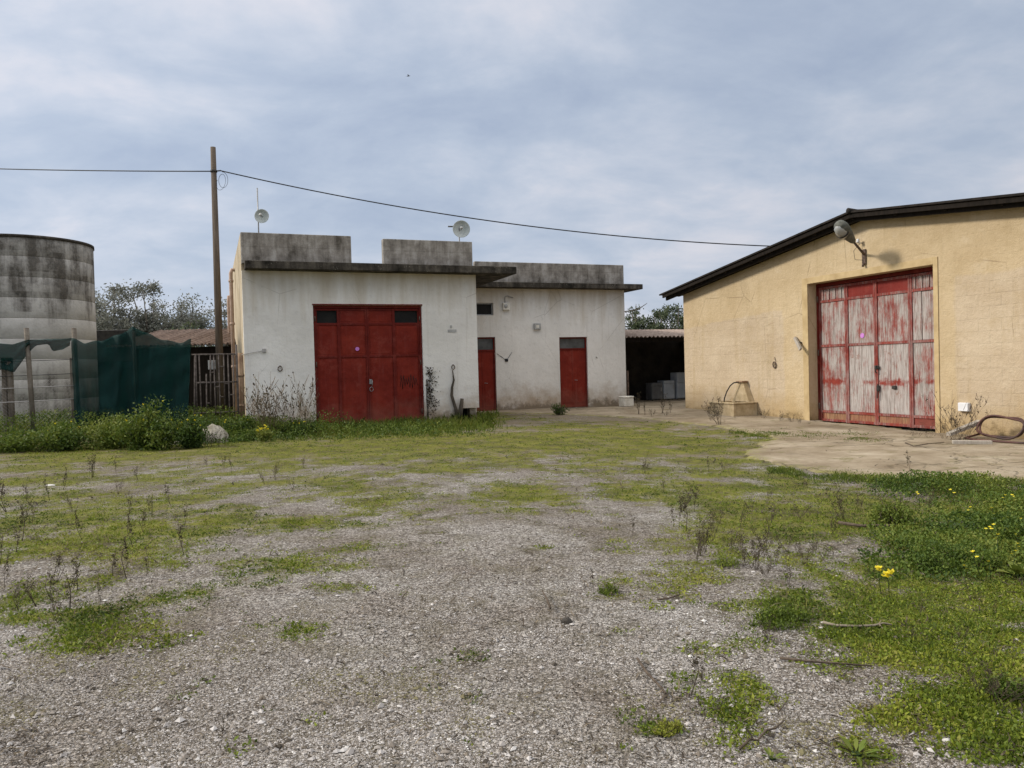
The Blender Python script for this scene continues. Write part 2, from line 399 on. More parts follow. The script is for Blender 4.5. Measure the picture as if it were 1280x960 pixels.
def m_tank():
    t = NT('stained_tank_concrete'); x, y, z = t.xyz()
    base = t.ramp(t.noise(2.5, 6, .7), [(.3, (.36, .345, .32)), (.7, (.51, .495, .47))])
    at = t.math('ARCTAN2', y, x)
    cb = t.n('ShaderNodeCombineXYZ'); t.l(t.math('MULTIPLY', at, 3.1), cb.inputs[0]); t.l(t.math('MULTIPLY', z, .28), cb.inputs[1])
    s = t.noise(1.5, 5, .65, cb.outputs[0])
    cb2 = t.n('ShaderNodeCombineXYZ'); t.l(t.math('MULTIPLY', at, 2.), cb2.inputs[0]); t.l(t.math('MULTIPLY', t.math('FLOOR', t.math('DIVIDE', z, .575)), 3.7), cb2.inputs[1])
    ringn = t.noise(1.1, 2, .5, cb2.outputs[0])
    # black runs of algae from the rim; the middle rings are cleaner
    zt = t.math('ADD', t.map(z, 2.5, 4.3, -.2, .10), t.map(z, 2.3, 1.4, 0, .24))
    v = t.math('ADD', t.math('ADD', t.math('MULTIPLY', s, .75), t.math('MULTIPLY', ringn, .35)), zt)
    v = t.math('ADD', v, t.map(t.noise(5, 8, .75), .2, .8, -.13, .13))
    col = t.mix(t.map(v, .50, .72, 0, .88), base, t.ramp(t.noise(9, 6, .75), [(.35, (.03, .027, .023)), (.65, (.095, .082, .068))]))
    col = t.mix(t.map(t.math('ADD', t.math('MULTIPLY', t.noise(4, 6, .7), .6), t.map(z, 4.6, 5.6, -.1, .2)), .52, .58, 0, .45), col, (.20, .165, .14))
    t.bump(t.noise(14, 6, .7), .015)
    return t.done(col, .95, .1)

def m_wood(name, c1, c2):
    t = NT(name); s = t.noise(1, 6, .7, t.co((22, 22, 1.2))); t.bump(s, .004)
    return t.done(t.ramp(s, [(.3, c1), (.7, c2)]), .9, .15)

def m_pavement():
    t = NT('cracked_concrete'); x, y, z = t.xyz()
    a = t.noise(.7, 6, .7); col = t.ramp(a, [(.34, (.165, .125, .082)), (.5, (.265, .215, .152)), (.66, (.37, .315, .24))])
    s = t.noise(1, 6, .7, t.co((1.1, 9, 1))); col = t.mix(t.map(s, .5, .7, 0, .5), col, (.21, .165, .115))
    wv = t.n('ShaderNodeVectorMath', operation='ADD'); nz = t.n('ShaderNodeTexNoise'); nz.inputs['Scale'].default_value = 1.3; nz.inputs['Detail'].default_value = 5; t.l(t.co(), nz.inputs['Vector']); t.l(t.co(), wv.inputs[0]); t.l(nz.outputs['Color'], wv.inputs[1])
    ck = t.vor(.45, wv.outputs[0], 'DISTANCE_TO_EDGE'); col = t.mix(t.math('MULTIPLY', t.map(ck, .002, .010, .7, 0), t.map(t.noise(.5, 2), .45, .55)), col, (.06, .05, .03))
    col = t.mix(t.map(t.noise(30, 5, .8), .58, .7, 0, .5), col, (.12, .10, .075))
    mo = t.map(t.math('ADD', t.noise(2.1, 7, .75), 0.), .56, .66, 0, .75); col = t.mix(mo, col, (.12, .11, .04))
    ed = t.attr('edge'); en = t.map(t.noise(4, 7, .75), .2, .8, -.35, .35)
    ef = t.map(t.math('ADD', ed, en), .22, .5, 0, .95)
    col = t.mix(ef, col, t.mix(t.map(t.noise(9, 6, .7), .4, .6), (.15, .125, .075), (.20, .19, .06)))
    jx = t.math('PINGPONG', t.math('ADD', t.math('MULTIPLY', x, .35), t.math('MULTIPLY', y, -.937)), 2.1); jt = t.map(t.math('ADD', jx, t.map(t.noise(3, 4), .3, .7, -.02, .02)), .0, .025, .75, 0)
    col = t.mix(jt, col, (.075, .06, .03))
    oil = t.map(t.noise(1.0, 5, .7, t.co(loc=(11, 3, 0))), .60, .70, 0, .45); col = t.mix(oil, col, (.10, .085, .065))
    b = t.bump(t.noise(28, 6, .7), .008); t.bump(t.map(ck, 0, .02), .02, 1, b)
    return t.done(col, .95, .12)

M = {}
M['white'] = m_plaster_white(); M['cream'] = m_plain('sunlit_cream_plaster', (.36, .29, .19), (.54, .46, .34), 1.6, .95, .006); M['conc'] = m_concrete(); M['slab'] = m_concrete('blackened_slab_concrete', ((.018, .016, .013), (.055, .048, .04), (.12, .105, .085)), 0)  # cream: the sunlit warmth of the side wall is put into its colour
M['red'] = m_red('dark_red_door_paint', (.14, .012, .007), (.205, .024, .013)); M['redframe'] = m_red('red_frame_paint', (.10, .009, .006), (.145, .016, .011), .3)
M['redold'] = m_peel('worn_red_frame_paint', .53, .68, (.34, .25, .23)); M['redplain'] = m_red('faded_red_paint', (.15, .018, .014), (.22, .032, .025), .3)
M['peel'] = m_peel('peeling_door_paint', .475, .60); M['peelheavy'] = m_peel('heavily_peeled_door_paint', .44, .555, (.43, .39, .365), 85, .93); M['peelred'] = m_peel('streaked_door_paint', .485, .60, (.40, .365, .34), 85, .95)
M['kick'] = m_peel('rusty_kick_paint', .40, .62, (.34, .20, .11), 25)
M['stucco'] = m_stucco()
M['reveal'] = m_plain('ochre_smooth_render', (.40, .29, .15), (.53, .405, .225), 3, .95, .004)
M['black'] = m_plain('dark_opening', (.006, .006, .006), (.014, .013, .012), 5)
M['dimwall'] = m_plain('dark_interior_shed_wall', (.018, .016, .014), (.05, .044, .037), 2, .9, .01); M['pane'] = m_plain('dull_dark_glass', (.05, .055, .058), (.10, .105, .108), 3, .35, .0005)  # dimwall: the dark of the shed interior is put into the wall colour
M['dark'] = m_plain('dark_metal', (.02, .018, .016), (.05, .045, .04), 8, .6, .002)
M['rust'] = m_plain('rusty_iron', (.06, .04, .03), (.16, .11, .085), 14, .85, .004)
M['rustgrey'] = m_plain('grey_rusted_bars', (.055, .044, .038), (.15, .125, .112), 12, .85, .003)
M['pipe'] = m_plain('pinkish_pipe', (.36, .25, .19), (.5, .37, .29), 6, .7, .002)
M['rustpipe'] = m_plain('rust_stained_pipe', (.20, .12, .07), (.36, .25, .16), 4, .85, .003)
M['plastic'] = m_plain('white_plastic', (.66, .66, .67), (.78, .78, .79), 3, .45, .0005)
M['grey'] = m_plain('grey_plastic', (.32, .32, .31), (.42, .42, .41), 6, .6, .001)
M['dish'] = m_plain('dish_grey_paint', (.38, .42, .41), (.52, .55, .54), 4, .45, .0005)
M['steel'] = m_plain('galvanised_steel', (.20, .20, .20), (.34, .34, .34), 12, .5, .001, metal=.6)
M['appliance'] = m_plain('dirty_appliance_enamel', (.34, .38, .43), (.46, .50, .54), 3, .5, .001)
M['foam'] = m_plain('dirty_white_box', (.55, .52, .45), (.74, .71, .64), 5, .9, .003)
M['roof'] = m_plain('dark_roof_sheet', (.008, .007, .006), (.030, .023, .019), 5, .95, .006)
M['fascia'] = m_wood('dark_rafter_wood', (.006, .005, .004), (.024, .018, .014))
M['tin'] = m_plain('pink_rust_tin', (.16, .12, .10), (.31, .245, .21), 4, .85, .004)
M['tile'] = m_plain('clay_tile', (.09, .062, .05), (.21, .15, .12), 7, .95, .01)
M['wood'] = m_wood('weathered_pole_wood', (.055, .043, .033), (.165, .13, .10))
M['plank'] = m_wood('grey_plank_wood', (.27, .235, .195), (.44, .40, .345))
M['post'] = m_concrete('fence_post_concrete', ((.06, .05, .04), (.14, .12, .098), (.22, .195, .165)), 0)
M['net'] = m_net(); M['tank'] = m_tank()
M['wire'] = m_plain('galvanised_wire', (.30, .29, .28), (.42, .40, .39), 20, .5, .0005)
M['cable'] = m_plain('black_cable', (.012, .012, .014), (.025, .025, .028), 5, .6, .0005)
M['hose'] = m_plain('reddish_hose', (.13, .055, .042), (.045, .028, .025), 2, .6, .001)
M['stone'] = m_plain('pale_limestone', (.20, .18, .135), (.48, .44, .37), 4, .95, .03)
M['basin'] = m_plain('ochre_basin_cement', (.36, .27, .15), (.54, .43, .275), 5, .95, .008)
M['pave'] = m_pavement(); M['ground'] = m_ground()
M['sticker'] = m_plain('violet_sticker', (.45, .14, .50), (.58, .26, .62), 30, .5, .0003)
M['glass'] = m_plain('lamp_glass', (.22, .23, .22), (.36, .36, .35), 3, .2, .0003, .6)
M['lampbody'] = m_plain('mossy_lamp_housing', (.05, .055, .045), (.13, .13, .11), 9, .7, .002)
M['twig'] = m_wood('dry_twig', (.045, .033, .024), (.13, .10, .075)); M['straw'] = m_wood('dry_straw', (.10, .075, .05), (.24, .185, .125))
M['stick'] = m_wood('bleached_stick', (.14, .115, .085), (.27, .23, .175))
M['bark'] = m_wood('grey_bark', (.06, .05, .04), (.16, .14, .115))
M['vine'] = m_wood('dead_creeper', (.035, .03, .022), (.11, .09, .07))
M['low'] = m_foliage('ground_cover_leaves', [(0, (.036, .056, .008)), (.26, (.085, .125, .012)), (.5, (.155, .20, .018)), (.74, (.245, .265, .030)), (.92, (.23, .20, .06)), (1, (.12, .09, .045))])
M['lush'] = m_foliage('lush_green_leaves', [(0, (.022, .042, .009)), (.3, (.052, .092, .013)), (.6, (.105, .15, .020)), (1, (.20, .215, .04))])
M['grassy'] = m_foliage('grass_blades', [(0, (.036, .062, .010)), (.35, (.085, .125, .016)), (.7, (.155, .185, .024)), (1, (.24, .21, .075))])
M['olive'] = m_foliage('silver_olive_leaves', [(0, (.10, .105, .085)), (.5, (.19, .195, .165)), (1, (.28, .28, .25))], .3)
M['evergreen'] = m_foliage('dark_tree_leaves', [(0, (.028, .042, .022)), (.5, (.075, .098, .05)), (1, (.15, .17, .09))])
M['dryleaf'] = m_foliage('dry_leaf_bits', [(0, (.032, .024, .017)), (.5, (.070, .053, .034)), (1, (.10, .092, .042))], .12, .85)
M['litter'] = m_foliage('dead_plant_bits', [(0, (.030, .022, .015)), (.5, (.075, .055, .036)), (1, (.20, .16, .11))], .1, .9)
M['yellow'] = m_foliage('yellow_petals', [(0, (.62, .50, .02)), (1, (.80, .68, .05))], .3)
M['pebble'] = None
t = NT('loose_stones'); f = t.attr('tint')
M['pebble'] = t.done(t.ramp(f, [(0, (.06, .05, .04)), (.15, (.17, .143, .115)), (.4, (.355, .327, .305)), (.62, (.475, .446, .423)), (.74, (.61, .582, .55)), (.8, (.76, .74, .71)), (.82, (.21, .19, .10)), (1, (.12, .10, .06))]), .9, .15)

# ------------------------------------------------------------------ ground cover layout
# patches of moss and weeds: pixel centre, pixel radii, strength (read off the yard's own pattern, stored on the ground)
BLOBS = [(330,720,140,40,.22),(470,600,150,20,.3),(620,660,160,40,.16),(860,730,80,70,.3),(720,760,120,60,.16),(930,880,70,60,.25),(60,670,120,40,.35),(420,860,200,60,.10),(150,880,160,50,.12),(150,612,290,72,.5),(800,560,300,38,.55),(480,560,320,28,.6),(1050,640,240,62,.5),(1210,850,170,170,.28),(620,625,260,22,.3),(980,800,120,90,.25),(880,660,80,60,.3),(60,740,170,80,.26),(420,680,150,50,.16),(700,600,200,30,.2),(60,565,170,22,.5),(250,560,200,16,.55),(500,552,140,20,.75),(420,575,90,8,.3),(700,545,60,16,.45),(800,540,90,14,.45),(760,562,60,8,.4),(860,560,70,10,.45),
 (980,548,60,7,.7),(40,605,90,22,.35),(110,640,140,40,.32),(240,628,60,14,.55),(170,665,90,14,.5),(60,700,110,40,.22),(200,700,35,12,.6),(105,795,55,28,.75),(20,770,40,14,.5),
 (320,650,50,8,.4),(370,655,60,8,.35),(450,686,42,6,.55),(350,705,35,7,.4),(430,735,45,10,.75),(500,735,22,7,.6),(380,735,40,10,.45),(375,790,28,12,.45),(610,690,40,7,.5),(590,725,50,8,.3),(675,684,25,5,.5),
 (770,730,30,7,.5),(790,690,30,6,.4),(590,815,18,8,.4),(480,620,60,10,.25),(700,620,60,10,.2),(820,620,50,14,.3),(930,580,60,10,.3),(905,610,60,10,.4),
 (1000,610,110,14,.6),(960,640,90,16,.5),(1100,650,130,34,.6),(1000,665,60,14,.5),(1230,660,120,60,.8),(1000,700,30,10,.2),(985,760,45,22,.6),(905,700,40,12,.4),
 (1180,740,110,40,.7),(1080,740,50,14,.4),(1120,800,120,30,.55),(1250,800,80,60,.6),(1060,830,60,16,.4),(1200,870,110,40,.55),(1120,905,80,30,.45),(1230,940,120,30,.7),(1080,940,40,25,.6),(985,925,20,20,.3),
 (830,910,32,14,.5),(780,940,30,10,.25),(940,800,40,12,.3),(1010,870,40,14,.2)]
FENCE_DIR = -U
def moss_at(x, y):
    pts = np.stack([x, y, terrain(x, y)], -1); px, py, d = project(pts)
    ok = d > .8
    px = np.where(ok, px, -9999); py = np.where(ok, py, 9999)
    m = np.zeros_like(px, dtype=float)
    for bx, by, rx, ry, s in BLOBS:
        q = ((px-bx)/rx)**2+((py-by)/ry)**2
        m = 1-(1-m)*(1-s*np.exp(-q))
    far = smooth((y-17.5)/2.5)*smooth((1.5-x)/3)          # strip of grass along the pale building
    m = np.maximum(m, far*.9)
    out = np.where((px < -60) | (px > 1340) | ~ok, .45, 0)       # beyond the photograph's sides
    m = np.maximum(m, out*smooth((np.abs(px-640)-700)/200))
    m = np.where(y > 40, .9, m)
    n = fbm(x*1.3, y*1.3, 3, 5)-.5; n2 = fbm(x*4.5, y*4.5, 9, 3)-.5
    return np.clip(m*1.0+n*.95*(m > .02)+n*.2+n2*.75-.07, 0, 1)

gx = np.concatenate([-np.geomspace(30, 600, 14)[::-1], np.arange(-29, -14, .5), np.arange(-14, 12, .09), np.arange(12, 30, .5), np.geomspace(31, 600, 14)])
gy = np.concatenate([-np.geomspace(10, 500, 10)[::-1], np.arange(-9, 1.5, .5), np.arange(1.5, 9, .07), np.arange(9, 30, .11), np.arange(30.3, 60, 1.), np.geomspace(62, 900, 14)])
GX, GY = np.meshgrid(gx, gy); GZ = terrain(GX, GY)
mossv = moss_at(GX.ravel(), GY.ravel())
nx, ny = len(gx), len(gy)
me = bpy.data.meshes.new('ground')
me.vertices.add(nx*ny); me.vertices.foreach_set('co', np.stack([GX, GY, GZ], -1).reshape(-1).astype(np.float32))
ii = (np.arange(ny-1)[:, None]*nx+np.arange(nx-1)[None]).ravel()
qd = np.stack([ii, ii+1, ii+nx+1, ii+nx], 1).astype(np.int32)
me.loops.add(qd.size); me.loops.foreach_set('vertex_index', qd.ravel())
me.polygons.add(len(qd)); me.polygons.foreach_set('loop_start', np.arange(0, qd.size, 4, dtype=np.int32)); me.polygons.foreach_set('loop_total', np.full(len(qd), 4, dtype=np.int32))
me.polygons.foreach_set('use_smooth', np.ones(len(qd), dtype=bool))
a = me.attributes.new('moss', 'FLOAT', 'POINT'); a.data.foreach_set('value', mossv.astype(np.float32))
pxg, pyg, dg = project(np.stack([GX.ravel(), GY.ravel(), GZ.ravel()], -1))
dirtv = smooth((GY.ravel()-9.5)/6)*.62+(fbm(GX.ravel()*.8, GY.ravel()*.8, 21, 4)-.5)*.5
dirtv = dirtv*smooth((20-np.abs(GX.ravel()))/3)
a = me.attributes.new('dirt', 'FLOAT', 'POINT'); a.data.foreach_set('value', dirtv.astype(np.float32))
me.update(calc_edges=True)
tag(link('ground', me, M['ground']), kind='structure')

# concrete pavement along both buildings, broken outer edge
edge_px = [(600,516.5),(680,518),(730,520),(800,524),(870,531),(930,541),(965,550),(930,562),(940,578),(1000,588),(1060,594),(1130,600),(1200,600),(1280,602),(1500,612)]
poly = [gnd(*p)[:2] for p in edge_px]
poly += [(Q+BU*22-BI*.0)[:2]+BI[:2]*.3, (Q+BI*.3)[:2], (Q+BI*4)[:2], (P+U*12+V*8)[:2], (P+U*7.9+V*8)[:2], (P+U*7.9+V*3.2)[:2], (P+U*1+V*3.2)[:2]]
poly = np.array(poly)
def inside(x, y, pg):
    r = np.zeros_like(x, dtype=bool); n = len(pg)
    for i in range(n):
        x1, y1 = pg[i]; x2, y2 = pg[(i+1) % n]
        c = ((y1 > y) != (y2 > y)) & (x < (x2-x1)*(y-y1)/(y2-y1+1e-12)+x1); r ^= c
    return r
cs = .06
px_ = np.arange(-2, 13, cs); py_ = np.arange(4.5, 33, cs)
X2, Y2 = np.meshgrid(px_, py_)
def jit(X, Y): return X+(fbm(X*1.7, Y*1.7, 31, 4)-.5)*.7, Y+(fbm(X*1.7, Y*1.7, 41, 4)-.5)*.7
jx, jy = jit(X2, Y2)
mk = inside(jx, jy, poly)
front = mk
Zp = terrain(X2, Y2)+.03
ny2, nx2 = X2.shape
cell = mk[:-1, :-1] & mk[1:, :-1] & mk[:-1, 1:] & mk[1:, 1:]
ys_, xs_ = np.nonzero(cell)
base = ys_*nx2+xs_
faces = np.stack([base, base+1, base+nx2+1, base+nx2], 1)
used = np.unique(faces); remap = np.full(nx2*ny2, -1); remap[used] = np.arange(len(used))
vv = np.stack([X2.ravel(), Y2.ravel(), Zp.ravel()], -1)[used]
cnt = np.bincount(remap[faces].ravel(), minlength=len(used)); vv[cnt < 4, 2] -= .045
me = bpy.data.meshes.new('pavement'); me.from_pydata(vv.tolist(), [], remap[faces].tolist()); me.update()
me.polygons.foreach_set('use_smooth', np.ones(len(me.polygons), dtype=bool))
mf = mk.astype(float)
def boxblur(a, r):
    for ax in (0, 1):
        cs_ = np.cumsum(np.concatenate([np.repeat(a.take([0], ax), r+1, ax), a, np.repeat(a.take([-1], ax), r, ax)], ax), ax)
        n_ = a.shape[ax]; a = (cs_.take(range(2*r+1, n_+2*r+1), ax)-cs_.take(range(0, n_), ax))/(2*r+1)
    return a
edge_v = 1-boxblur(boxblur(mf, 7), 7)
at = me.attributes.new('edge', 'FLOAT', 'POINT'); at.data.foreach_set('value', edge_v.ravel()[used].astype(np.float32))
tag(link('pavement', me, M['pave']), kind='structure')

# ------------------------------------------------------------------ pale flat-roofed building
UL, UR, URR, DEP, BACK = -5.55, .97, 7.93, 3.53, 10.6
ZS0, ZS1, ZP = 4.28, 4.49, 5.29
def Wl(x, y, dep=0):
    u, z = wf(x, y, dep); return u, dep, z
wb = thing('flat_roofed_building', 'long off-white rendered building with flat roof, grey parapets and dark red doors', 'building', P, HW)
GD = (-3.74, -.69, -.2, 3.37)                      # garage opening
b = MB()
b.wall([UL, UR], [-.3, .37, ZS0], [GD, (.45, UR, -.3, .37)], 0, .22)
b.build('front_wall', M['white'], wb)
b = MB(); b.box(.45, UR-.01, .5, .7, -.3, .45); b.build('plinth_recess', M['black'], wb)
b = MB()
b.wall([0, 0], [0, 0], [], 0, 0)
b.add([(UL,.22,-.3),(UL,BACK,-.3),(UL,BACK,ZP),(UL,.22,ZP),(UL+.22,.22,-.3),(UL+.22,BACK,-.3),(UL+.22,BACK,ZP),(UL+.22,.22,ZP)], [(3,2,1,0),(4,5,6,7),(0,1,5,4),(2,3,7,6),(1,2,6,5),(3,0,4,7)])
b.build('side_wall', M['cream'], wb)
b = MB(); b.box(UR-.22, UR, .22, DEP, -.3, ZS0); b.build('return_wall', M['white'], wb)
rdoor = (5.25, 6.36, .03, 2.57); ldoor = (1.9, 2.82, .03, 2.6); win = (1.75, 2.78, 3.35, 3.78)
b = MB(); b.wall([UR, URR], [-.3, ZS0], [rdoor, ldoor, win], DEP, DEP+.22); b.build('recessed_wall', M['white'], wb)
b = MB(); b.box(URR-.22, URR-.002, DEP+.22, BACK, -.3, ZS0); b.box(UL+.22, URR-.22, BACK-.22, BACK, -.3, ZS0); b.build('rear_wall', M['white'], wb)
# roof slabs, cast in one with their overhangs
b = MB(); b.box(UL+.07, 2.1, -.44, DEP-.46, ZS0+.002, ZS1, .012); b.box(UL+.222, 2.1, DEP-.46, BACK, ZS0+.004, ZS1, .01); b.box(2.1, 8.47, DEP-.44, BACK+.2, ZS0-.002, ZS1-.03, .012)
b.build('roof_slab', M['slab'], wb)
def parapet(x0, x1, y0, y1, z1):
    b = MB(); b.box(x0, x1, y0, y1, ZS1-.03, z1, .012); b.build('parapet', M['conc'], wb)
parapet(UL, -2.65, .0, .2, ZP); parapet(-1.76, .89, .0, .2, 5.25); parapet(2.15, URR, DEP, DEP+.2, 5.2)
parapet(URR-.2, URR+.002, DEP+.2, BACK, 5.19)
# garage door: two leaves hinged in a red frame, each of two columns
gy = .10
b = MB(); b.box(GD[0], GD[0]+.06, gy-.03, gy+.1, -.1, GD[3]); b.box(GD[1]-.06, GD[1], gy-.03, gy+.1, -.1, GD[3]); b.box(GD[0]+.06, GD[1]-.06, gy-.03, gy+.1, GD[3]-.07, GD[3])
b.build('door_frame', M['redframe'], wb)
cols = [GD[0]+.06, -3.05, -2.255, -1.5, GD[1]-.06]; rows = [.02, 1.955, 2.86, GD[3]-.07]
for leaf in (0, 1):
    c0, c1, c2 = cols[leaf*2:leaf*2+3]
    fr = MB(); w = .045
    fr.box(c0+.004, c0+w, gy, gy+.05, rows[0], rows[3]-.006); fr.box(c2-w, c2-.004, gy, gy+.05, rows[0], rows[3]-.006); fr.box(c1-w*.8, c1+w*.8, gy+.002, gy+.05, rows[0], rows[3]-.006)
    for z in (rows[0]+.03, rows[1], rows[2], rows[3]-.04):
        fr.box(c0+w, c1-w*.8, gy+.006, gy+.05, z-.028, z+.028); fr.box(c1+w*.8, c2-w, gy+.006, gy+.05, z-.028, z+.028)
    lf = fr.build('door_leaf', M['redframe'], wb)
    for k, (x0, x1) in enumerate(((c0+w, c1-w*.8), (c1+w*.8, c2-w))):
        for r in range(3):
            opening = r == 2 and ((leaf == 0 and k == 0) or (leaf == 1 and k == 1))
            p = MB(); p.box(x0, x1, gy+.03+(.03 if opening else 0), gy+.055+(.03 if opening else 0), rows[r]+.02, rows[r+1]-.02, .004)
            if not opening: p.box(x0+.04, x1-.04, gy+.024, gy+.032, rows[r]+.07, rows[r+1]-.07, .003)
            p.build('door_panel' if not opening else 'vent_opening', M['black'] if opening else M['red'], lf)
    if leaf == 0:
        s = MB(); s.lathe([(0, -.004), (.055, -.004), (.055, .012), (0, .012)], 24, (-2.547, gy+.012, 2.16), (0, -1, 0), False); s.build('round_sticker', M['sticker'], lf)
    else:
        hmb = MB(); hmb.box(-2.24, -2.16, gy-.02, gy+.0, 1.16, 1.30, .006); hmb.tube([(-2.17, gy-.02, 1.28), (-2.17, gy-.07, 1.25), (-2.17, gy-.07, 1.14), (-2.17, gy-.02, 1.10)], .012); hmb.build('door_handle', M['steel'], lf)
        hmb = MB(); hmb.tube([(-2.19+.05*math.cos(w), gy-.03, 1.02+.06*math.sin(w)) for w in np.linspace(0, 6.28, 14)], .009, 5); hmb.build('pull_ring', M['steel'], lf)
        g = MB(); pts = []
        for k in range(15):
            x = -1.36+.036*k; pts.append((x, gy+.021, 1.05+(.30 if k % 2 else .0)+.06*math.sin(k*2.3)))
        for k in range(14):
            p0, p1 = np.array(pts[k]), np.array(pts[k+1]); g.tube([p0, (p0+p1)/2+np.array([.008, 0, 0]), p1], .006, 4)
        g.build('scrawl', M['black'], lf)
for xh in (GD[0]+.055, GD[1]-.055):
    for zh in (.35, 1.75, 3.0):
        b = MB(); b.tube([(xh, gy-.035, zh-.07), (xh, gy-.035, zh+.07)], .018, 8); b.build('hinge', M['rust'], wb)
b = MB(); b.box(GD[0]-.02, GD[1]+.02, -.02, .04, GD[3]+.002, GD[3]+.035, .004); b.build('door_lintel', M['redframe'], wb)
# two plain doors with a grey transom in the recessed wall
for (x0, x1, z0, z1) in (rdoor, ldoor):
    y = DEP+.1
    f = MB(); f.box(x0, x0+.05, y-.03, y+.06, z0, z1); f.box(x1-.05, x1, y-.03, y+.06, z0, z1); f.box(x0+.05, x1-.05, y-.03, y+.06, z1-.05, z1); f.box(x0+.05, x1-.05, y-.03, y+.06, 2.12, 2.17)
    fo = f.build('door_frame', M['redframe'], wb)
    p = MB(); p.box(x0+.05, x1-.05, y, y+.04, z0+.01, 2.12, .004); mid = (x0+x1)/2; p.box(mid-.02, mid+.02, y-.012, y, z0+.03, 2.1); p.box(x0+.1, mid-.06, y-.008, y, .2, .95, .003); p.box(mid+.06, x1-.1, y-.008, y, .2, .95, .003)
    d = p.build('door', M['red'], wb)
    hm = MB(); hm.tube([(mid+.06, y-.012, 1.02), (mid+.06, y-.05, 1.02), (mid+.16, y-.05, 1.01)], .010); hm.build('handle', M['steel'], d)
    g = MB(); g.box(x0+.05, x1-.05, y+.02, y+.03, 2.17, z1-.05); g.build('transom_pane', M['pane'], fo)
f = MB(); x0, x1, z0, z1 = win; y = DEP+.08
f.box(x0, x1, y, y+.05, z0, z0+.04); f.box(x0, x1, y, y+.05, z1-.04, z1); f.box(x0, x0+.04, y+.002, y+.048, z0+.04, z1-.04); f.box(x1-.04, x1, y+.002, y+.048, z0+.04, z1-.04)
fo = f.build('window', M['steel'], wb)
g = MB(); g.box(x0+.04, x1-.04, y+.02, y+.03, z0+.04, z1-.04); g.build('pane', M['black'], fo)
# fittings on the walls
def fit(name, m, fn, par=wb):
    b = MB(); fn(b); return b.build(name, m, par)
o = fit('wall_lamp', M['foam'], lambda b: (b.box(3.1, 3.36, DEP-.12, DEP-.001, 3.52, 3.78, .02)))
fit('lens', M['grey'], lambda b: b.lathe([(0, .03), (.06, .025), (.075, 0), (.075, -.01)], 16, (3.2, DEP-.12, 3.66), (0, -1, 0)), o)
fit('conduit', M['steel'], lambda b: b.tube([(3.2, DEP-.03, 3.78), (3.2, DEP-.03, 3.98), (3.28, DEP-.05, 4.02), (3.5, DEP-.08, 3.95)], .012), o)
o = fit('meter_box', M['grey'], lambda b: b.box(4.26, 4.52, DEP-.10, DEP-.001, 2.84, 3.06, .015))
fit('meter_window', M['foam'], lambda b: b.box(4.32, 4.44, DEP-.108, DEP-.101, 2.90, 3.0, .003), o)
fit('wall_cable', M['cable'], lambda b: (b.tube([(2.86, DEP-.012, 2.02), (3.05, DEP-.014, 1.9), (3.2, DEP-.02, 1.78), (3.3, DEP-.014, 1.9), (3.42, DEP-.012, 2.06)], .007, 5), b.box(3.15, 3.27, DEP-.03, DEP-.001, 1.74, 1.84, .008)))
fit('wall_hook', M['dark'], lambda b: b.tube([(6.7, DEP, 1.83), (6.7, DEP-.06, 1.83), (6.72, DEP-.06, 1.78)], .012))
fit('wall_plate', M['grey'], lambda b: (b.box(.07, .33, -.012, -.001, 2.60, 2.68, .003), b.box(.14, .2, -.02, -.012, 2.72, 2.8, .003)))
fit('tether_ring', M['rust'], lambda b: (b.tube([(-4.655+.055*math.cos(w), -.035-.01*math.sin(w), 1.655+.065*math.sin(w)) for w in np.linspace(0, 6.28, 16)], .013, 6), b.tube([(-4.655, .0, 1.73), (-4.655, -.06, 1.73)], .016, 6)))
fit('tether_ring', M['rust'], lambda b: (b.tube([(.193+.05*math.cos(w), -.035, 1.58+.06*math.sin(w)) for w in np.linspace(0, 6.28, 16)], .011, 6), b.tube([(.193, .0, 1.65), (.193, -.06, 1.65)], .014, 6)))
fit('drain_pipe', M['pipe'], lambda b: (b.tube([(UL+.0, 5.3, 4.95), (UL-.09, 5.3, 4.97), (UL-.13, 5.3, 4.85), (UL-.13, 5.3, .1)], .06, 8),) + tuple(b.lathe([(.075, -.04), (.08, -.04), (.08, .04), (.075, .04)], 10, (UL-.13, 5.3, z)) for z in (4.6, 3.2, 1.8)))
fit('drain_pipe', M['pipe'], lambda b: (b.tube([(UL, 9.4, 4.5), (UL-.12, 9.4, 4.48), (UL-.13, 9.4, 4.3), (UL-.13, 9.4, .1)], .06, 8), b.lathe([(.075, -.04), (.08, .0), (.075, .04)], 10, (UL-.13, 9.4, 3.0))))
fit('corner_pipe', M['rustpipe'], lambda b: (b.tube([(UL-.10, .12, -.1), (UL-.10, .12, 2.1)], .075, 9),) + tuple(b.lathe([(.08, -.03), (.088, -.03), (.088, .03), (.08, .03)], 10, (UL-.10, .12, z)) for z in (.7, 1.5)))
fit('guy_wire', M['wire'], lambda b: (b.tube([(UL-.12, .1, 2.02), (UL-.02, -.03, 2.06), (-5.05, -.03, 2.15)], .008, 5), b.box(-5.1, -5.0, -.05, -.001, 2.1, 2.2, .01)))
# step of old concrete before the recessed wall
b = MB(); b.box(UR+.01, 8.3, DEP-1.15, DEP-.004, -.3, -.01, .03); b.box(UR+.01, 5.0, DEP-.62, DEP-.006, -.01, .06, .03)
o = b.build('step', M['pave'], None); o.location = tuple(P); o.rotation_euler = (0, 0, HW); tag(o, kind='structure')

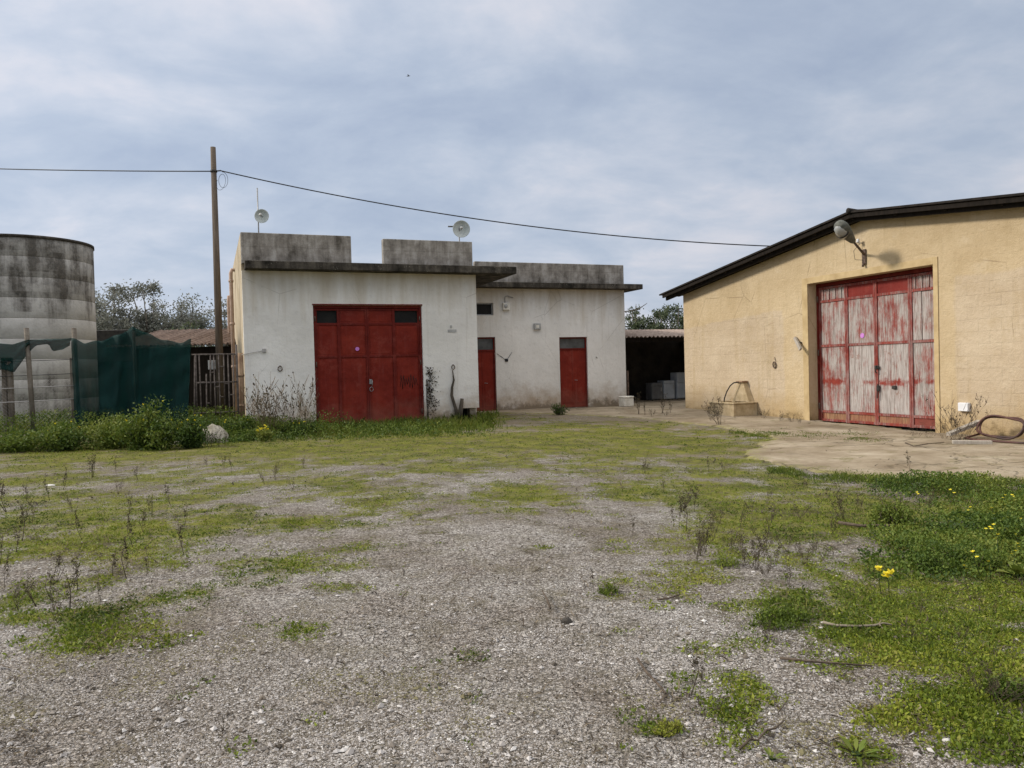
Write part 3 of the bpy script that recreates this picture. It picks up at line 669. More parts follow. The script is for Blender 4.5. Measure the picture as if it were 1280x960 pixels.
# rooftop antennas
def lw(u, v, z): return P+U*u+V*v+np.array([0, 0, z])
def dish(label, base_px, D, top_px, dish_px, r_px, mast_low, arm=False):
    top = atdepth(*top_px, D); dc = atdepth(*dish_px, D); r = r_px*D/FPX
    base = np.array([top[0]+.0, top[1], mast_low])
    t = thing('dish_antenna', label, 'antenna', base)
    b = MB(); b.tube([(0, 0, -.1), (top-base)], .018, 7); b.build('mast', M['steel'], t)
    ax = np.array([.12, -1, .02]); ax /= np.linalg.norm(ax); c = dc-base+ax*.06
    b = MB(); prof = [(0, -.05), (r*.5, -.035), (r*.85, .0), (r, .035), (r*1.02, .033), (r*.86, -.012), (r*.5, -.05), (0, -.065)]
    b.lathe(prof, 28, c, ax); d = b.build('dish', M['dish'], t)
    b = MB(); b.tube([c-ax*.05, c+ax*.16], .012, 6); b.lathe([(0, .15), (.035, .15), (.045, .2), (0, .21)], 10, c, ax); b.build('feed_horn', M['grey'], d)
    b = MB(); b.box(-.035, .035, -.03, .09, (dc-base)[2]-.06, (dc-base)[2]+.06, .008); b.build('clamp', M['steel'], t)
    if arm:
        b = MB(); b.tube([np.array([0, 0, (dc-base)[2]+.09]), np.array([-.32, 0, (dc-base)[2]+.1])], .022, 6); b.build('side_arm', M['dark'], t)
dish('small grey dish antenna low on a tall thin mast above the left parapet', None, 21.0, (321.5, 235), (328, 271), 8.6, ZS1)
dish('grey dish antenna on a short mast with a stub side arm above the middle parapet', None, 22.9, (573.5, 279), (576.5, 287), 10.6, ZS1, True)

# ------------------------------------------------------------------ ochre barn with gable and peeling door
RB = HB-math.pi/2
bb = thing('ochre_barn', 'ochre stucco barn with low dark gable roof and big peeling red and white door', 'building', Q, RB)
SM, WID, LEN = 7.81, 15.62, 16.
BD = (5.86, 9.70, -.6, 3.505)
RS = lambda s: .132*SM-(.132 if s < SM else .118)*abs(s-SM)      # roof line over the wall plate
gab = lambda s: 3.79+RS(s)
b = MB(); b.wall([0, SM, WID], [-.8, 3.7], [BD], 0, .35, gab); b.build('front_wall', M['stucco'], bb)
b = MB(); b.box(.0, .3, .35, LEN, -.8, 3.83); b.box(WID-.3, WID, .35, LEN, -.8, 3.83); b.box(.3, WID-.3, LEN-.3, LEN, -.8, 3.74); b.build('side_wall', M['stucco'], bb)
# smooth band round the opening
b = MB(); e = .004
b.box(5.66, 5.858, -.02, -e, -.3, 3.66, .003); b.box(9.702, 9.82, -.02, -e, -.3, 3.66, .003); b.box(5.858, 9.702, -.02, -e, 3.507, 3.66, .003); b.build('door_surround', M['reveal'], bb)
# roof: corrugated sheets on dark purlins
def roofside(x0, x1):
    m = MB(); n = 40; L0, L1 = -.47, LEN+.3; zt = lambda s: 3.74+.225+RS(s)
    N = 150; vs = []; fs = []
    ys = np.linspace(L0, L1, N)
    for i, y in enumerate(ys):
        dz = .022*math.sin(i*math.pi/2+.6) if True else 0
        for s in np.linspace(x0, x1, 9): vs.append((s, y, zt(s)+dz))
        for s in np.linspace(x0, x1, 9): vs.append((s, y, zt(s)+dz-.045))
    for i in range(N-1):
        for k in range(8):
            a = i*18+k; fs.append((a, a+1, a+19, a+18)); a += 9; fs.append((a+18, a+19, a+1, a))
    for k in range(8):
        fs.append((k, k+9, k+10, k+1)); a = (N-1)*18+k; fs.append((a, a+1, a+10, a+9))
    for i in range(N-1):
        a = i*18; fs.append((a, a+18, a+27, a+9)); a += 8; fs.append((a, a+9, a+27, a+18))
    m.add(vs, fs); m.build('roof_sheet', M['roof'], bb)
roofside(-.74, SM); roofside(SM+.004, WID+.74)
b = MB()
for sgn in (-1, 1):
    for (off, hh, yy) in ((0, .085, -.43), (-.05, .12, -.30)):
        vs = []
        a0 = SM; a1 = SM+sgn*(SM+.6)
        zz = lambda s: 3.74+.165+RS(s)
        for y in (yy, yy+.06):
            vs += [(a0, y, zz(a0)+off), (a1, y, zz(a1)+off), (a1, y, zz(a1)-hh+off), (a0, y, zz(a0)-hh+off)]
        b.add(vs, [(0,1,2,3),(7,6,5,4),(0,4,5,1),(1,5,6,2),(2,6,7,3),(3,7,4,0)])
b.build('verge_board', M['fascia'], bb)
for s in np.arange(.3, WID, 1.25):
    z = 3.74+.10+RS(s); b = MB(); b.box(s-.04, s+.04, -.37, .1, z-.05, z+.06); b.build('purlin', M['fascia'], bb)
b = MB(); b.tube([(SM, y, 3.74+.225+.132*SM+.01+.012*math.sin(y*9)) for y in np.linspace(-.50, LEN+.3, 60)], .065, 8); b.build('ridge_cap', M['roof'], bb)
# door
dy = .30; dz0, dz1 = -.11, 3.505
cols = [BD[0]+.0, 6.86, 7.79, 8.80, BD[1]-.0]; railz = [dz0+.0, .16, 1.87, 3.03, dz1-.01]
b = MB(); b.box(cols[0]-.0, cols[0]+.05, dy-.03, dy+.08, dz0, dz1-.005); b.box(cols[4]-.05, cols[4], dy-.03, dy+.08, dz0, dz1-.005); b.box(cols[0]+.05, cols[4]-.05, dy-.03, dy+.08, dz1-.09, dz1-.005); b.build('door_frame', M['redframe'], bb)
panmat = [['kick', 'kick', 'kick', 'redplain'], ['peelred', 'peelheavy', 'peelheavy', 'peelred'], ['peel', 'peel', 'peel', 'peelheavy'], ['peelred', 'redplain', 'redplain', 'peel']]
for leaf in range(4):
    c0, c1 = cols[leaf], cols[leaf+1]
    if leaf == 0: c0 += .05
    if leaf == 3: c1 -= .05
    w = .055; f = MB()
    zr = [railz[0]+.03, railz[1], railz[2], railz[3], railz[4]-.09]
    f.box(c0+.004, c0+w, dy, dy+.05, zr[0]-.02, zr[4]-.004); f.box(c1-w, c1-.004, dy, dy+.05, zr[0]-.02, zr[4]-.004)
    for z in (zr[0]+.02, zr[1], zr[2], zr[3], zr[4]-.035): f.box(c0+w, c1-w, dy+.004, dy+.05, z-.03, z+.03)
    lf = f.build('door_leaf', M['redold'], bb)
    for r in range(4):
        p = MB(); x0, x1, z0, z1 = c0+w, c1-w, zr[r]+.03, zr[r+1]-.03
        flut = (r == 3 and leaf in (0, 3)) or (r == 2 and leaf == 3)
        if flut:
            nf = 8 if r == 3 else 3
            xs = np.linspace(x0, x1, nf+1)
            for k in range(nf): p.box(xs[k], xs[k+1]-.012, dy+.022+(k % 2)*.012, dy+.06, z0, z1, .006)
            p.box(x0, x1, dy+.061, dy+.07, z0, z1)
        else: p.box(x0, x1, dy+.026, dy+.055, z0, z1, .004)
        p.build('door_panel', M[panmat[r][leaf]], lf)
    if leaf == 1:
        s = MB(); s.lathe([(0, 0), (.06, 0), (.06, .014), (0, .014)], 22, (7.36, dy+.028, 2.08), (0, -1, 0), False); s.build('round_sticker', M['sticker'], lf)
    if leaf == 2:
        hmb = MB(); hmb.box(7.76, 7.90, dy-.03, dy-.001, 1.25, 1.34, .01); hmb.tube([(7.84, dy-.03, 1.33), (7.84, dy-.07, 1.3), (7.84, dy-.07, 1.18), (7.84, dy-.03, 1.16)], .013, 6); hmb.build('door_handle', M['dark'], lf)
        hmb = MB(); hmb.box(7.82, 7.9, dy-.03, dy-.001, .72, .86, .006); hmb.tube([(7.86, dy-.03, .9), (7.86, dy-.05, .55)], .012, 6); hmb.build('bolt', M['dark'], lf)
        hmb = MB(); hmb.box(8.26, 8.38, dy-.02, dy+.02, .78, .86, .008); hmb.build('latch', M['dark'], lf)
for xh in (BD[0]+.05, BD[1]-.05):
    for zh in (.3, 1.7, 3.1):
        b = MB(); b.tube([(xh, dy-.035, zh-.08), (xh, dy-.035, zh+.08)], .02, 8); b.build('hinge', M['rust'], bb)
b = MB(); b.box(BD[0], BD[1], .42, .46, -.6, 3.5); b.build('door_backing', M['black'], bb)
# fittings
fit('tether_ring', M['rust'], lambda b: (b.tube([(4.523+.06*math.cos(w), -.03-.01*math.sin(w), 1.40+.08*math.sin(w)) for w in np.linspace(0, 6.28, 16)], .016, 6), b.tube([(4.523, 0, 1.48), (4.523, -.06, 1.48)], .02, 6), b.tube([(4.5, -.02, 1.55), (4.53, -.02, 1.62), (4.56, -.01, 1.5)], .006, 4)), bb)
o = fit('junction_box', M['plastic'], lambda b: b.box(10.31, 10.55, -.07, -.001, .36, .54, .008), bb)
fit('box_lid', M['plastic'], lambda b: b.box(10.315, 10.545, -.084, -.072, .365, .535, .006), o)
fit('insulator', M['plastic'], lambda b: (b.tube([(7.72, 0, 4.28), (7.72, -.12, 4.28)], .015, 6), b.lathe([(0, -.03), (.035, -.03), (.045, .0), (.03, .03), (.04, .05), (0, .06)], 12, (7.72, -.12, 4.32))), bb)
o = fit('wall_bracket', M['plank'], lambda b: b.add([(5.36,-.02,2.11),(5.42,-.02,2.15),(5.82,-.18,1.83),(5.76,-.18,1.77),(5.36,-.08,2.11),(5.42,-.08,2.15),(5.82,-.24,1.83),(5.76,-.24,1.77)], [(0,1,2,3),(7,6,5,4),(0,4,5,1),(1,5,6,2),(2,6,7,3),(3,7,4,0)]), bb)
fit('bracket_arm', M['dark'], lambda b: b.tube([(5.6, 0, 1.98), (5.6, -.1, 1.98)], .02, 6), o)
# wall lamp on an arm
lamp = thing('street_lamp', 'old grey street lamp on a slanted rusty arm over the barn door', 'lamp', Q+BU*7.8+np.array([0, 0, 3.98]), RB)
hs, hz = bw(1055, 288, -1.0); hv = np.array([hs-7.8, -1.0, hz-3.98]); ha = hv/np.linalg.norm(hv)
b = MB(); b.tube([(0, 0, 0), hv*.12, hv*.62], .028, 8); b.build('arm', M['rust'], lamp)
b = MB(); b.box(-.06, .06, -.04, -.001, -.22, .14, .01); b.tube([(0, -.05, -.2), (.02, -.08, -.27)], .03, 6); b.build('wall_plate', M['rust'], lamp)
b = MB(); c0 = hv*.55
b.lathe([(0, 0), (.05, 0), (.075, .06), (.12, .3), (.15, .5), (.155, .66), (.13, .78), (.07, .84), (0, .85)], 18, c0, ha); b.build('housing', M['lampbody'], lamp)
b = MB(); side = np.cross(ha, [1, 0, 0]); side /= np.linalg.norm(side); side *= np.sign(-side[2]); c1 = c0+ha*.62+side*.07
b.lathe([(0, -.22), (.08, -.2), (.125, -.1), (.135, .02), (.11, .14), (.05, .21), (0, .22)], 18, c1, ha); b.build('globe', M['glass'], lamp)
b = MB(); b.lathe([(.137, -.02), (.148, -.02), (.148, .02), (.137, .02)], 18, c1-ha*.06, ha); b.build('clip_band', M['dark'], lamp)
b = MB(); b.tube([(-.08, -.05, .3), (-.16, -.18, .12), (-.1, -.2, -.1), (.0, -.05, -.12)], .006, 5); b.build('lamp_cable', M['cable'], lamp)

# stone basin against the barn wall
def find_w():
    best = None
    for w in np.arange(.3, 1.6, .02):
        a = bw(917, 515, -w)[0]; c = bw(947, 515, 0)[0]
        if best is None or abs(a-c) < best[0]: best = (abs(a-c), w, c)
    return best[1], best[2]
bwid, bs1 = find_w(); bwid = min(max(bwid, .6), 1.0); bs0 = bw(887, 512, -bwid)[0]
zb = float(terrain(*(Q+BU*(bs0+bs1)/2)[:2])); ztop = bw(917, 503.5, -bwid)[1]
print('basin', bwid, bs0, bs1, zb, ztop)
ba = thing('water_trough', 'ochre cement water trough with a tapered back and bent hose by the barn wall', 'trough', Q+BU*(bs0+bs1)/2+np.array([0, 0, zb]), RB)
hl = (bs1-bs0)/2; hh = max(.35, ztop-zb); tk = .1
b = MB(); b.box(-hl, hl, -bwid, -bwid+tk, -.1, hh-.05, .012); b.box(-hl, hl, -tk, -.003, -.1, hh-.05, .012); b.box(-hl, -hl+tk, -bwid+tk, -tk, -.1, hh-.05, .012); b.box(hl-tk, hl, -bwid+tk, -tk, -.1, hh-.05, .012); b.box(-hl+tk, hl-tk, -bwid+tk, -tk, -.1, .1)
b.build('basin', M['basin'], ba)
b = MB(); o_ = .025
b.box(-hl-o_, hl+o_, -bwid-o_, -bwid+tk+.02, hh-.048, hh, .012); b.box(-hl-o_, hl+o_, -tk-.02, -.005, hh-.048, hh, .012); b.box(-hl-o_, -hl+tk+.02, -bwid+tk+.02, -tk-.02, hh-.048, hh, .012); b.box(hl-tk-.02, hl+o_, -bwid+tk+.02, -tk-.02, hh-.048, hh, .012)
b.build('rim', M['basin'], ba)
ts, tz = bw(927, 476, -.12); ts -= (bs0+bs1)/2; tz -= zb
b = MB(); b.add([(ts-.35,-.2,hh),(ts+.42,-.2,hh),(ts+.12,-.16,tz-.05),(ts-.12,-.16,tz-.05),(ts-.35,-.01,hh),(ts+.42,-.01,hh),(ts+.12,-.01,tz-.05),(ts-.12,-.01,tz-.05)], [(0,1,2,3),(7,6,5,4),(0,4,5,1),(1,5,6,2),(2,6,7,3),(3,7,4,0)])
b.build('back', M['basin'], ba)
b = MB(); b.box(ts-.16, ts+.16, -.22, -.01, tz-.05, tz, .01); b.build('back_cap', M['rustpipe'], ba)
b = MB(); b.tube([(ts-.02, -.22, tz-.04), (ts-.1, -.32, tz-.05), (ts-.2, -.38, tz-.14), (ts-.32, -.42, tz-.32), (ts-.40, -.45, hh+.08), (ts-.42, -.45, hh-.06)], .018, 8); b.build('hose', M['cable'], ba)

# ------------------------------------------------------------------ open shed between the buildings
sh = thing('open_shed', 'dark open shed with a rusty corrugated tin roof between the two buildings', 'shed', P+U*8.0+V*4.1, HW)
_, sz = wf(820, 420.5, 3.8)
n = 110; vs = []; fs = []
for i in range(n):
    x = -.0+i*4.9/(n-1); dz = .035*math.sin(i*2*math.pi/4.)
    for k, (y, z) in enumerate(((-.32, sz), (3.4, sz+.43), (3.4, sz+.42), (-.32, sz-.012))): vs.append((x, y, z+dz))
for i in range(n-1):
    a = i*4; fs += [(a, a+4, a+5, a+1), (a+2, a+6, a+7, a+3), (a+3, a+7, a+4, a)]
b = MB(); b.add(vs, fs); b.build('roof', M['tin'], sh)
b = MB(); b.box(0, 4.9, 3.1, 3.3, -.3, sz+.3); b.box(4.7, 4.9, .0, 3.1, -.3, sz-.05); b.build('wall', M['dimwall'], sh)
b = MB(); b.box(0, 4.9, -.12, -.02, sz-.2, sz-.06); b.build('beam', M['fascia'], sh)
b = MB(); b.tube([(4.5, .0, -.2), (4.5, .0, sz-.2)], .05, 8); b.build('post', M['fascia'], sh)
b = MB(); b.box(.001, .06, -.55, .3, -.2, 1.3, .01); b.build('side_sheet', M['rust'], sh)
# discarded appliances in the shed
def appliance(name, label, px, w, d, h, rot, m='appliance', split=.62):
    p = onplane(px[0], px[1], P+V*6.0, V); p[2] = float(terrain(p[0], p[1]))+.03
    t = thing(name, label, 'appliance', p, rot)
    b = MB(); b.box(-w/2, w/2, -d/2+.05, d/2, .03, h, .012); b.build('body', M[m], t)
    b = MB(); b.box(-w/2+.004, w/2-.004, -d/2, -d/2+.045, .06, h*split-.006, .012); o = b.build('door', M[m], t)
    h2_ = MB(); h2_.box(w/2-.09, w/2-.05, -d/2-.03, -d/2-.001, h*split-.22, h*split-.06, .006); h2_.build('handle', M['grey'], o)
    b = MB(); b.box(-w/2+.004, w/2-.004, -d/2, -d/2+.045, h*split+.006, h-.004, .012); b.build('upper_door' if split < .8 else 'control_panel', M[m], t)
    for sx in (-1, 1):
        for sy in (-1, 1):
            b = MB(); b.tube([(sx*(w/2-.06), sy*(d/2-.08), 0), (sx*(w/2-.06), sy*(d/2-.08), .035)], .02, 6); b.build('foot', M['dark'], t)
appliance('refrigerator', 'tall pale fridge standing in the open shed beside the barn corner', (849.5, 508.5), .52, .5, 1.12, HW)
appliance('washing_machine', 'low pale washing machine left of the tall fridge in the shed', (833, 507), .52, .5, .80, HW, split=.84)
M['dim'] = m_plain('dull_grey_enamel', (.10, .105, .11), (.16, .165, .17), 3, .5, .001)
appliance('stove', 'dull grey appliance deepest in the shed, left of the washing machine', (818, 505), .5, .5, .72, HW, 'dim', split=.82)
p = gnd(783, 509)
wbx = thing('storage_box', 'dirty white foam box on the pavement at the pale building corner', 'box', p+np.array([0, 0, .03]), HW)
b = MB(); b.box(-.2, .2, -.2, .2, 0, .30, .02); b.build('tub', M['foam'], wbx); b = MB(); b.box(-.21, .21, -.21, .21, .303, .37, .02); b.build('lid', M['foam'], wbx)

# ------------------------------------------------------------------ left: tank, fence, net, gate, pole
tc_ = atdepth(36, 480, 23.5); tc_[2] = 0; tr = 78*23.5/FPX*.985
_, ttop = 0, atdepth(113, 304, 23.5)[2]
tk = thing('water_tank', 'tall round concrete water tank of stacked rings, streaked black, behind the fence', 'tank', tc_)
nr = 10; rh = (ttop+.2)/nr
for k in range(nr):
    z0 = -.2+k*rh; b = MB()
    b.lathe([(tr-.12, z0+.002), (tr-.005, z0+.002), (tr, z0+.009), (tr, z0+rh-.009), (tr-.005, z0+rh-.002), (tr-.12, z0+rh-.002)], 72); b.build('ring', M['tank'], tk)
b = MB(); b.lathe([(0, ttop-.08), (tr-.1, ttop-.08), (tr-.1, ttop+.02), (tr+.025, ttop+.02), (tr+.03, ttop-.06), (tr-.002, ttop-.06)], 72); b.build('rim', M['slab'], tk)

def fpt(s, z=0, off=0):
    p = FA-U*s-V*off; return np.array([p[0], p[1], z])
_ss = np.arange(-.5, 14, .01); _sx = project(FA[None]-U[None]*_ss[:, None]+np.array([[0, 0, 1.2]]))[0]
def s_of(px): return float(np.interp(px, _sx[::-1], _ss[::-1]))
def zof(px, py, off=0):
    q = onplane(px, py, FA-V*off, V); return q[2]
fl = thing('wire_fence', 'old fence of concrete posts, strained wires and mesh before the water tank', 'fence', fpt(s_of(60)))
fo = fpt(s_of(60))
posts = [(6, 447, .05, -.06), (14, 447, .05, .0), (92.5, 447, .055, .0), (-160, 447, .05, 0)]
for (x, ytop, r, off) in posts:
    s = s_of(x); p = fpt(s, 0, off)-fo; z1 = zof(x, ytop); b = MB(); b.box(p[0]-r, p[0]+r, p[1]-r, p[1]+r, -.2, z1, .01); b.build('post', M['post'], fl)
for (x, x2, ytop) in ((42, 37, 410), (98, 96, 410)):
    s = s_of(x); s2 = s_of(x2); p = fpt(s, -.1, .08)-fo; p2 = fpt(s2, zof(x2, ytop, .08), .08)-fo; b = MB(); b.tube([p, p2], .055, 6); b.build('tall_post', M['post'], fl)
for k, y in enumerate((450, 468, 483, 500)):
    a_, c_ = s_of(-160), s_of(93); b = MB(); z = zof(50, y)
    b.tube([fpt(a_+(c_-a_)*t_, z-.03*math.sin(t_*math.pi), .07)-fo for t_ in np.linspace(0, 1, 9)], .011 if k > 1 else .007, 5); b.build('wire', M['wire'] if k > 1 else M['cable'], fl)
b = MB(); s0, s1 = s_of(93), s_of(-160); step = .09
zt_ = zof(50, 449)
for c in np.arange(-2.2, (s1-s0)+2.2, step):
    for sg in (1, -1):
        pts = []
        for q in np.linspace(0, 1, 2):
            z = .2+q*(zt_-.2); ss = s0+c+sg*(z-.2)
            pts.append((ss, z))
        (a0, z0), (a1, z1) = pts
        lo, hi = s0, s1
        def clip(t): return a0+(a1-a0)*t
        t0, t1 = 0., 1.
        if a1 != a0:
            ta, tb = (lo-a0)/(a1-a0), (hi-a0)/(a1-a0); t0 = max(t0, min(ta, tb)); t1 = min(t1, max(ta, tb))
        if t1-t0 < .03: continue
        b.tube([fpt(clip(t0), z0+(z1-z0)*t0, .03*sg)-fo, fpt(clip(t1), z0+(z1-z0)*t1, .03*sg)-fo], .0019, 3, False)
b.build('mesh', M['wire'], fl)

# green shade net: hung from wires, folds and a peak over a prop
def netmesh(name, label, top, bot, offf, ns, nz, seed, par=None, group=None):
    vs = []; fs = []
    for i in range(ns):
        t_ = i/(ns-1); s_t, z_t = top(t_); s_b, z_b = bot(t_)
        for k in range(nz):
            q = k/(nz-1); s = s_t+(s_b-s_t)*q; z = z_t+(z_b-z_t)*q
            vs.append(fpt(s, z, offf(t_, q)))
    for i in range(ns-1):
        for k in range(nz-1):
            a = i*nz+k; fs.append((a, a+1, a+nz+1, a+nz))
    b = MB(); b.add(vs, fs, True); o = b.build(name, M['net'], par)
    md = o.modifiers.new('thick', 'SOLIDIFY'); md.thickness = .006
    if label: tag(o, label, 'net', group)
    return o
npx = [(93, 423), (110, 429), (130, 426), (150, 419), (163, 413.5), (171, 410.5), (180, 413), (195, 421), (215, 427), (232, 428), (241, 424)]
ts_ = [s_of(p[0]) for p in npx]; tz_ = [zof(*p) for p in npx]
def ntop(t):
    x = 93+(241-93)*t; return np.interp(x, [p[0] for p in npx], ts_), np.interp(x, [p[0] for p in npx], tz_)+.02*math.sin(t*40)
def nbot(t):
    x = 95+(233-95)*t; return s_of(95)+(s_of(233)-s_of(95))*t, .10+.10*abs(math.sin(t*9))
def noff(t, q):
    fold = .10*math.sin(t*19+q*2.5)*(.3+q)+  .055*math.sin(t*47+3*q+1.2)+.03*math.sin(q*9+t*6)+.02*math.sin(q*23+t*14)
    ridge = .30*math.exp(-((t-.53)/.05)**2)*(1-q*.5); left = .14*math.exp(-((t-.08)/.06)**2)
    return .10+fold+ridge+left+.12*q
netmesh('shade_net', 'dark green shade net hung in folds over a prop between tank and gate', ntop, nbot, noff, 90, 34, 1)
nz2 = [(-160, 440), (-60, 432), (0, 429), (20, 431), (40, 425), (60, 424), (80, 424), (93, 423)]
def ntop2(t):
    x = -160+(93+160)*t; return s_of(x), zof(x, np.interp(x, [p[0] for p in nz2], [p[1] for p in nz2]))
def nbot2(t):
    x = -160+(93+160)*t; yb = np.interp(x, [-160, -20, 5, 20, 34, 42, 50, 62, 66, 85, 93], [470, 465, 462, 466, 448, 440, 432, 430, 439, 437, 432]); return s_of(x)-.04*math.sin(t*30), zof(x, yb)
netmesh('shade_net', 'torn strip of green net sagging along the top of the wire fence by the tank', ntop2, nbot2, lambda t, q: .14+.07*math.sin(t*50+q*4)*(.4+q)+.05*math.sin(q*14+t*20), 110, 10, 2)
b = MB(); ps = s_of(170); b.tube([fpt(ps, -.1, .02)-fpt(ps), fpt(ps, zof(170, 411)-.05, .02)-fpt(ps)], .035, 7); o = b.build('net_prop', M['wood'], None); o.location = tuple(fpt(ps)); tag(o, 'wooden prop under the peak of the dark green net', 'post')

# iron bar gate
ga0, ga1 = s_of(297), s_of(241)
gt = thing('iron_gate', 'rusty iron bar gate between the green net and the pale building', 'gate', fpt(ga0), HW+math.pi)
Lg = ga1-ga0; zt_ = zof(268, 443)
b = MB()
for z, x0, x1 in ((zt_, 0, Lg), (zof(268, 478), 0, Lg*.95), (.55, 0, Lg)): b.tube([(x0, 0, z), (x1, 0, z+.0)], .024, 6)
b.tube([(0, 0, 0), (0, 0, zt_+.25)], .035, 6); b.tube([(Lg*1.0, 0, .0), (Lg*.93, 0, zt_)], .022, 6)
b.build('frame', M['rustgrey'], gt)
rs = random.Random(3)
b = MB(); xs = np.linspace(.10, Lg-.08, 9)
for k, x in enumerate(xs):
    z0 = .2 if k not in (2, 5) else .75; z1 = zt_ if k not in (6,) else zt_-.5
    b.tube([(x, .012, z0), (x+rs.uniform(-.03, .03), .012, z1)], .017, 5)
for k, (i, z) in enumerate(((0, 1.0), (1, 1.3), (2, .95), (3, 1.22), (5, .8), (6, 1.35), (4, 1.6), (2, 1.75))): b.tube([(xs[i], .0, z), (xs[i+1], .0, z)], .016, 5)
b.build('bars', M['rustgrey'], gt)
b = MB(); b.box(xs[4]-.03, xs[4]+.15, -.03, -.01, 1.68, 1.92, .004); b.build('plate', M['grey'], gt)

# low tiled shed behind the fence
ls = thing('tiled_shed', 'low dark shed with a clay tile edge behind the net and gate', 'shed', atdepth(205, 480, 26.5)*np.array([1, 1, 0]), 0)
lp = np.array(ls.location); xa = atdepth(110, 450, 26.5)[0]-lp[0]; xb = atdepth(289, 450, 26.5)[0]-lp[0]; ze = atdepth(250, 431, 26.5)[2]
b = MB(); b.box(xa, xb, .3, .5, -.2, ze-.06); b.box(xa, xa+.2, .5, 4, -.2, ze); b.box(xb-.2, xb, .5, 4, -.2, ze-.06); b.build('wall', M['fascia'], ls)
vs = []; fs = []; n = 140
for i in range(n):
    x = xa+.6+(xb+.05-xa-.6)*i/(n-1); dz = .05*abs(math.sin(i*math.pi/4.)); 
    for (y, z) in ((0, ze), (4.2, ze+.75), (4.2, ze+.70), (0, ze-.03)): vs.append((x, y, z+dz+.015*math.sin(i*.9)))
for i in range(n-1):
    a = i*4; fs += [(a, a+4, a+5, a+1), (a+2, a+6, a+7, a+3), (a+3, a+7, a+4, a)]
b = MB(); b.add(vs, fs); b.build('roof', M['tile'], ls)
b = MB(); xw = atdepth(165, 450, 26.5)[0]-lp[0]; b.box(xa, xw, .1, .28, ze-.5, atdepth(140, 412, 26.5)[2], .02); b.build('upper_wall', M['dark'], ls)

# utility pole and cables
pb = atdepth(276, 500, 22.4); pb[2] = 0; pt = atdepth(266.3, 184, 22.4); pt[0] = pb[0]+(pt[0]-pb[0])
up = thing('utility_pole', 'tall bare wooden utility pole rising behind the iron gate', 'pole', pb)
rel = pt-pb
b = MB(); b.tube([(0, 0, -.2), rel*.5, rel], [.112, .096, .072], 14); b.build('shaft', M['wood'], up)
zc = atdepth(270, 214, 22.4)[2]
b = MB(); b.lathe([(.076, -.03), (.095, -.03), (.095, .03), (.076, .03)], 14, rel*(zc/rel[2])); b.tube([rel*(zc/rel[2]), rel*(zc/rel[2])+np.array([.22, -.05, 0])], .02, 6); b.build('cable_clamp', M['dark'], up)
b = MB(); c = rel*(zc/rel[2])+np.array([.25, -.06, -.25])
b.tube([c+np.array([.13*math.sin(w*1.0)+.05*math.sin(w*.5), .04*math.cos(w), .22*math.cos(w)-.01*w]) for w in np.linspace(0, 11.5, 44)], .006, 4); b.build('wire_coil', M['cable'], up)
ce = pb+rel*(zc/rel[2])
def cable(a, b_, sag, label, r=.017):
    pts = [a+(b_-a)*t+np.array([0, 0, -sag*4*t*(1-t)]) for t in np.linspace(0, 1, 40)]
    m = MB(); m.tube([p-pts[0] for p in pts], r, 6); o = m.build('overhead_cable', M['cable'], None); o.location = tuple(pts[0]); tag(o, label, 'cable')
far = atdepth(-420, 186, 34.)
cable(ce, far, .25, 'overhead cable running off to the left from the wooden pole')
sA = 4.0; roofpt = Q+BU*4.6+BI*5.+np.array([0, 0, 3.74+.225+.132*4.6+.22]); print('cable end px', project(roofpt[None]))
cable(ce+np.array([.2, -.05, 0]), roofpt, .62, 'overhead cable sagging from the wooden pole to the barn roof')
b = MB(); b.tube([(0, 0, -.25), (0, 0, .05)], .02, 6); o = b.build('cable_peg', M['dark'], bb); o.location = (4.6, 5., 3.74+.225+.132*4.6+.2)

# bird
bp = atdepth(510.5, 95, 45.)
b = MB(); b.lathe([(0, -.2), (.03, -.14), (.055, -.02), (.045, .08), (.03, .13), (.028, .17), (0, .22)], 10, (0, 0, 0), (1, 0, .15))
for sg in (-1, 1): b.add([(.06, sg*.02, .02), (.02, sg*.18, .10), (-.08, sg*.34, .07), (-.07, sg*.16, .08), (-.06, sg*.02, .02)], [(0, 1, 2, 3, 4)])
b.add([(-.17, 0, -.02), (-.3, .05, -.03), (-.3, -.05, -.03)], [(0, 1, 2)])
o = b.build('bird', M['dark'], None); o.location = tuple(bp); o.scale = (.5, .5, .5); tag(o, 'small dark bird flying high over the yard', 'bird')

# ------------------------------------------------------------------ clutter on the ground near the barn
def obj_at(name, b, m, px, label, cat, rotz=0, lift=0, group=None):
    o = b.build(name, M[m], None); o.location = tuple(gnd(*px, lift)); o.rotation_euler = (0, 0, rotz); tag(o, label, cat, group); return o
b = MB(); b.box(-.32, .32, -.07, .07, .01, .075, .006); obj_at('wooden_plank', b, 'plank', (1215, 557), 'short grey plank lying on the pavement left of the hose loop', 'plank', rad(-22), .02)
b = MB(); b.add([(-.35,-.06,.1),(.4,-.06,.30),(.4,.06,.30),(-.35,.06,.1),(-.35,-.06,.16),(.4,-.06,.38),(.4,.06,.38),(-.35,.06,.16)], [(3,2,1,0),(4,5,6,7),(0,1,5,4),(1,2,6,5),(2,3,7,6),(3,0,4,7)])
obj_at('wooden_plank', b, 'plank', (1204, 550), 'broken plank tilted up behind the grey plank against the barn wall', 'plank', rad(15))
hp = gnd(1262, 562); sH, _ = bw(1262, 545, -.3)
hc = Q+BU*(sH)+np.array([0, 0, 0])-BI*.35; hc[2] = float(terrain(hc[0], hc[1]))
b = MB(); R0 = .36
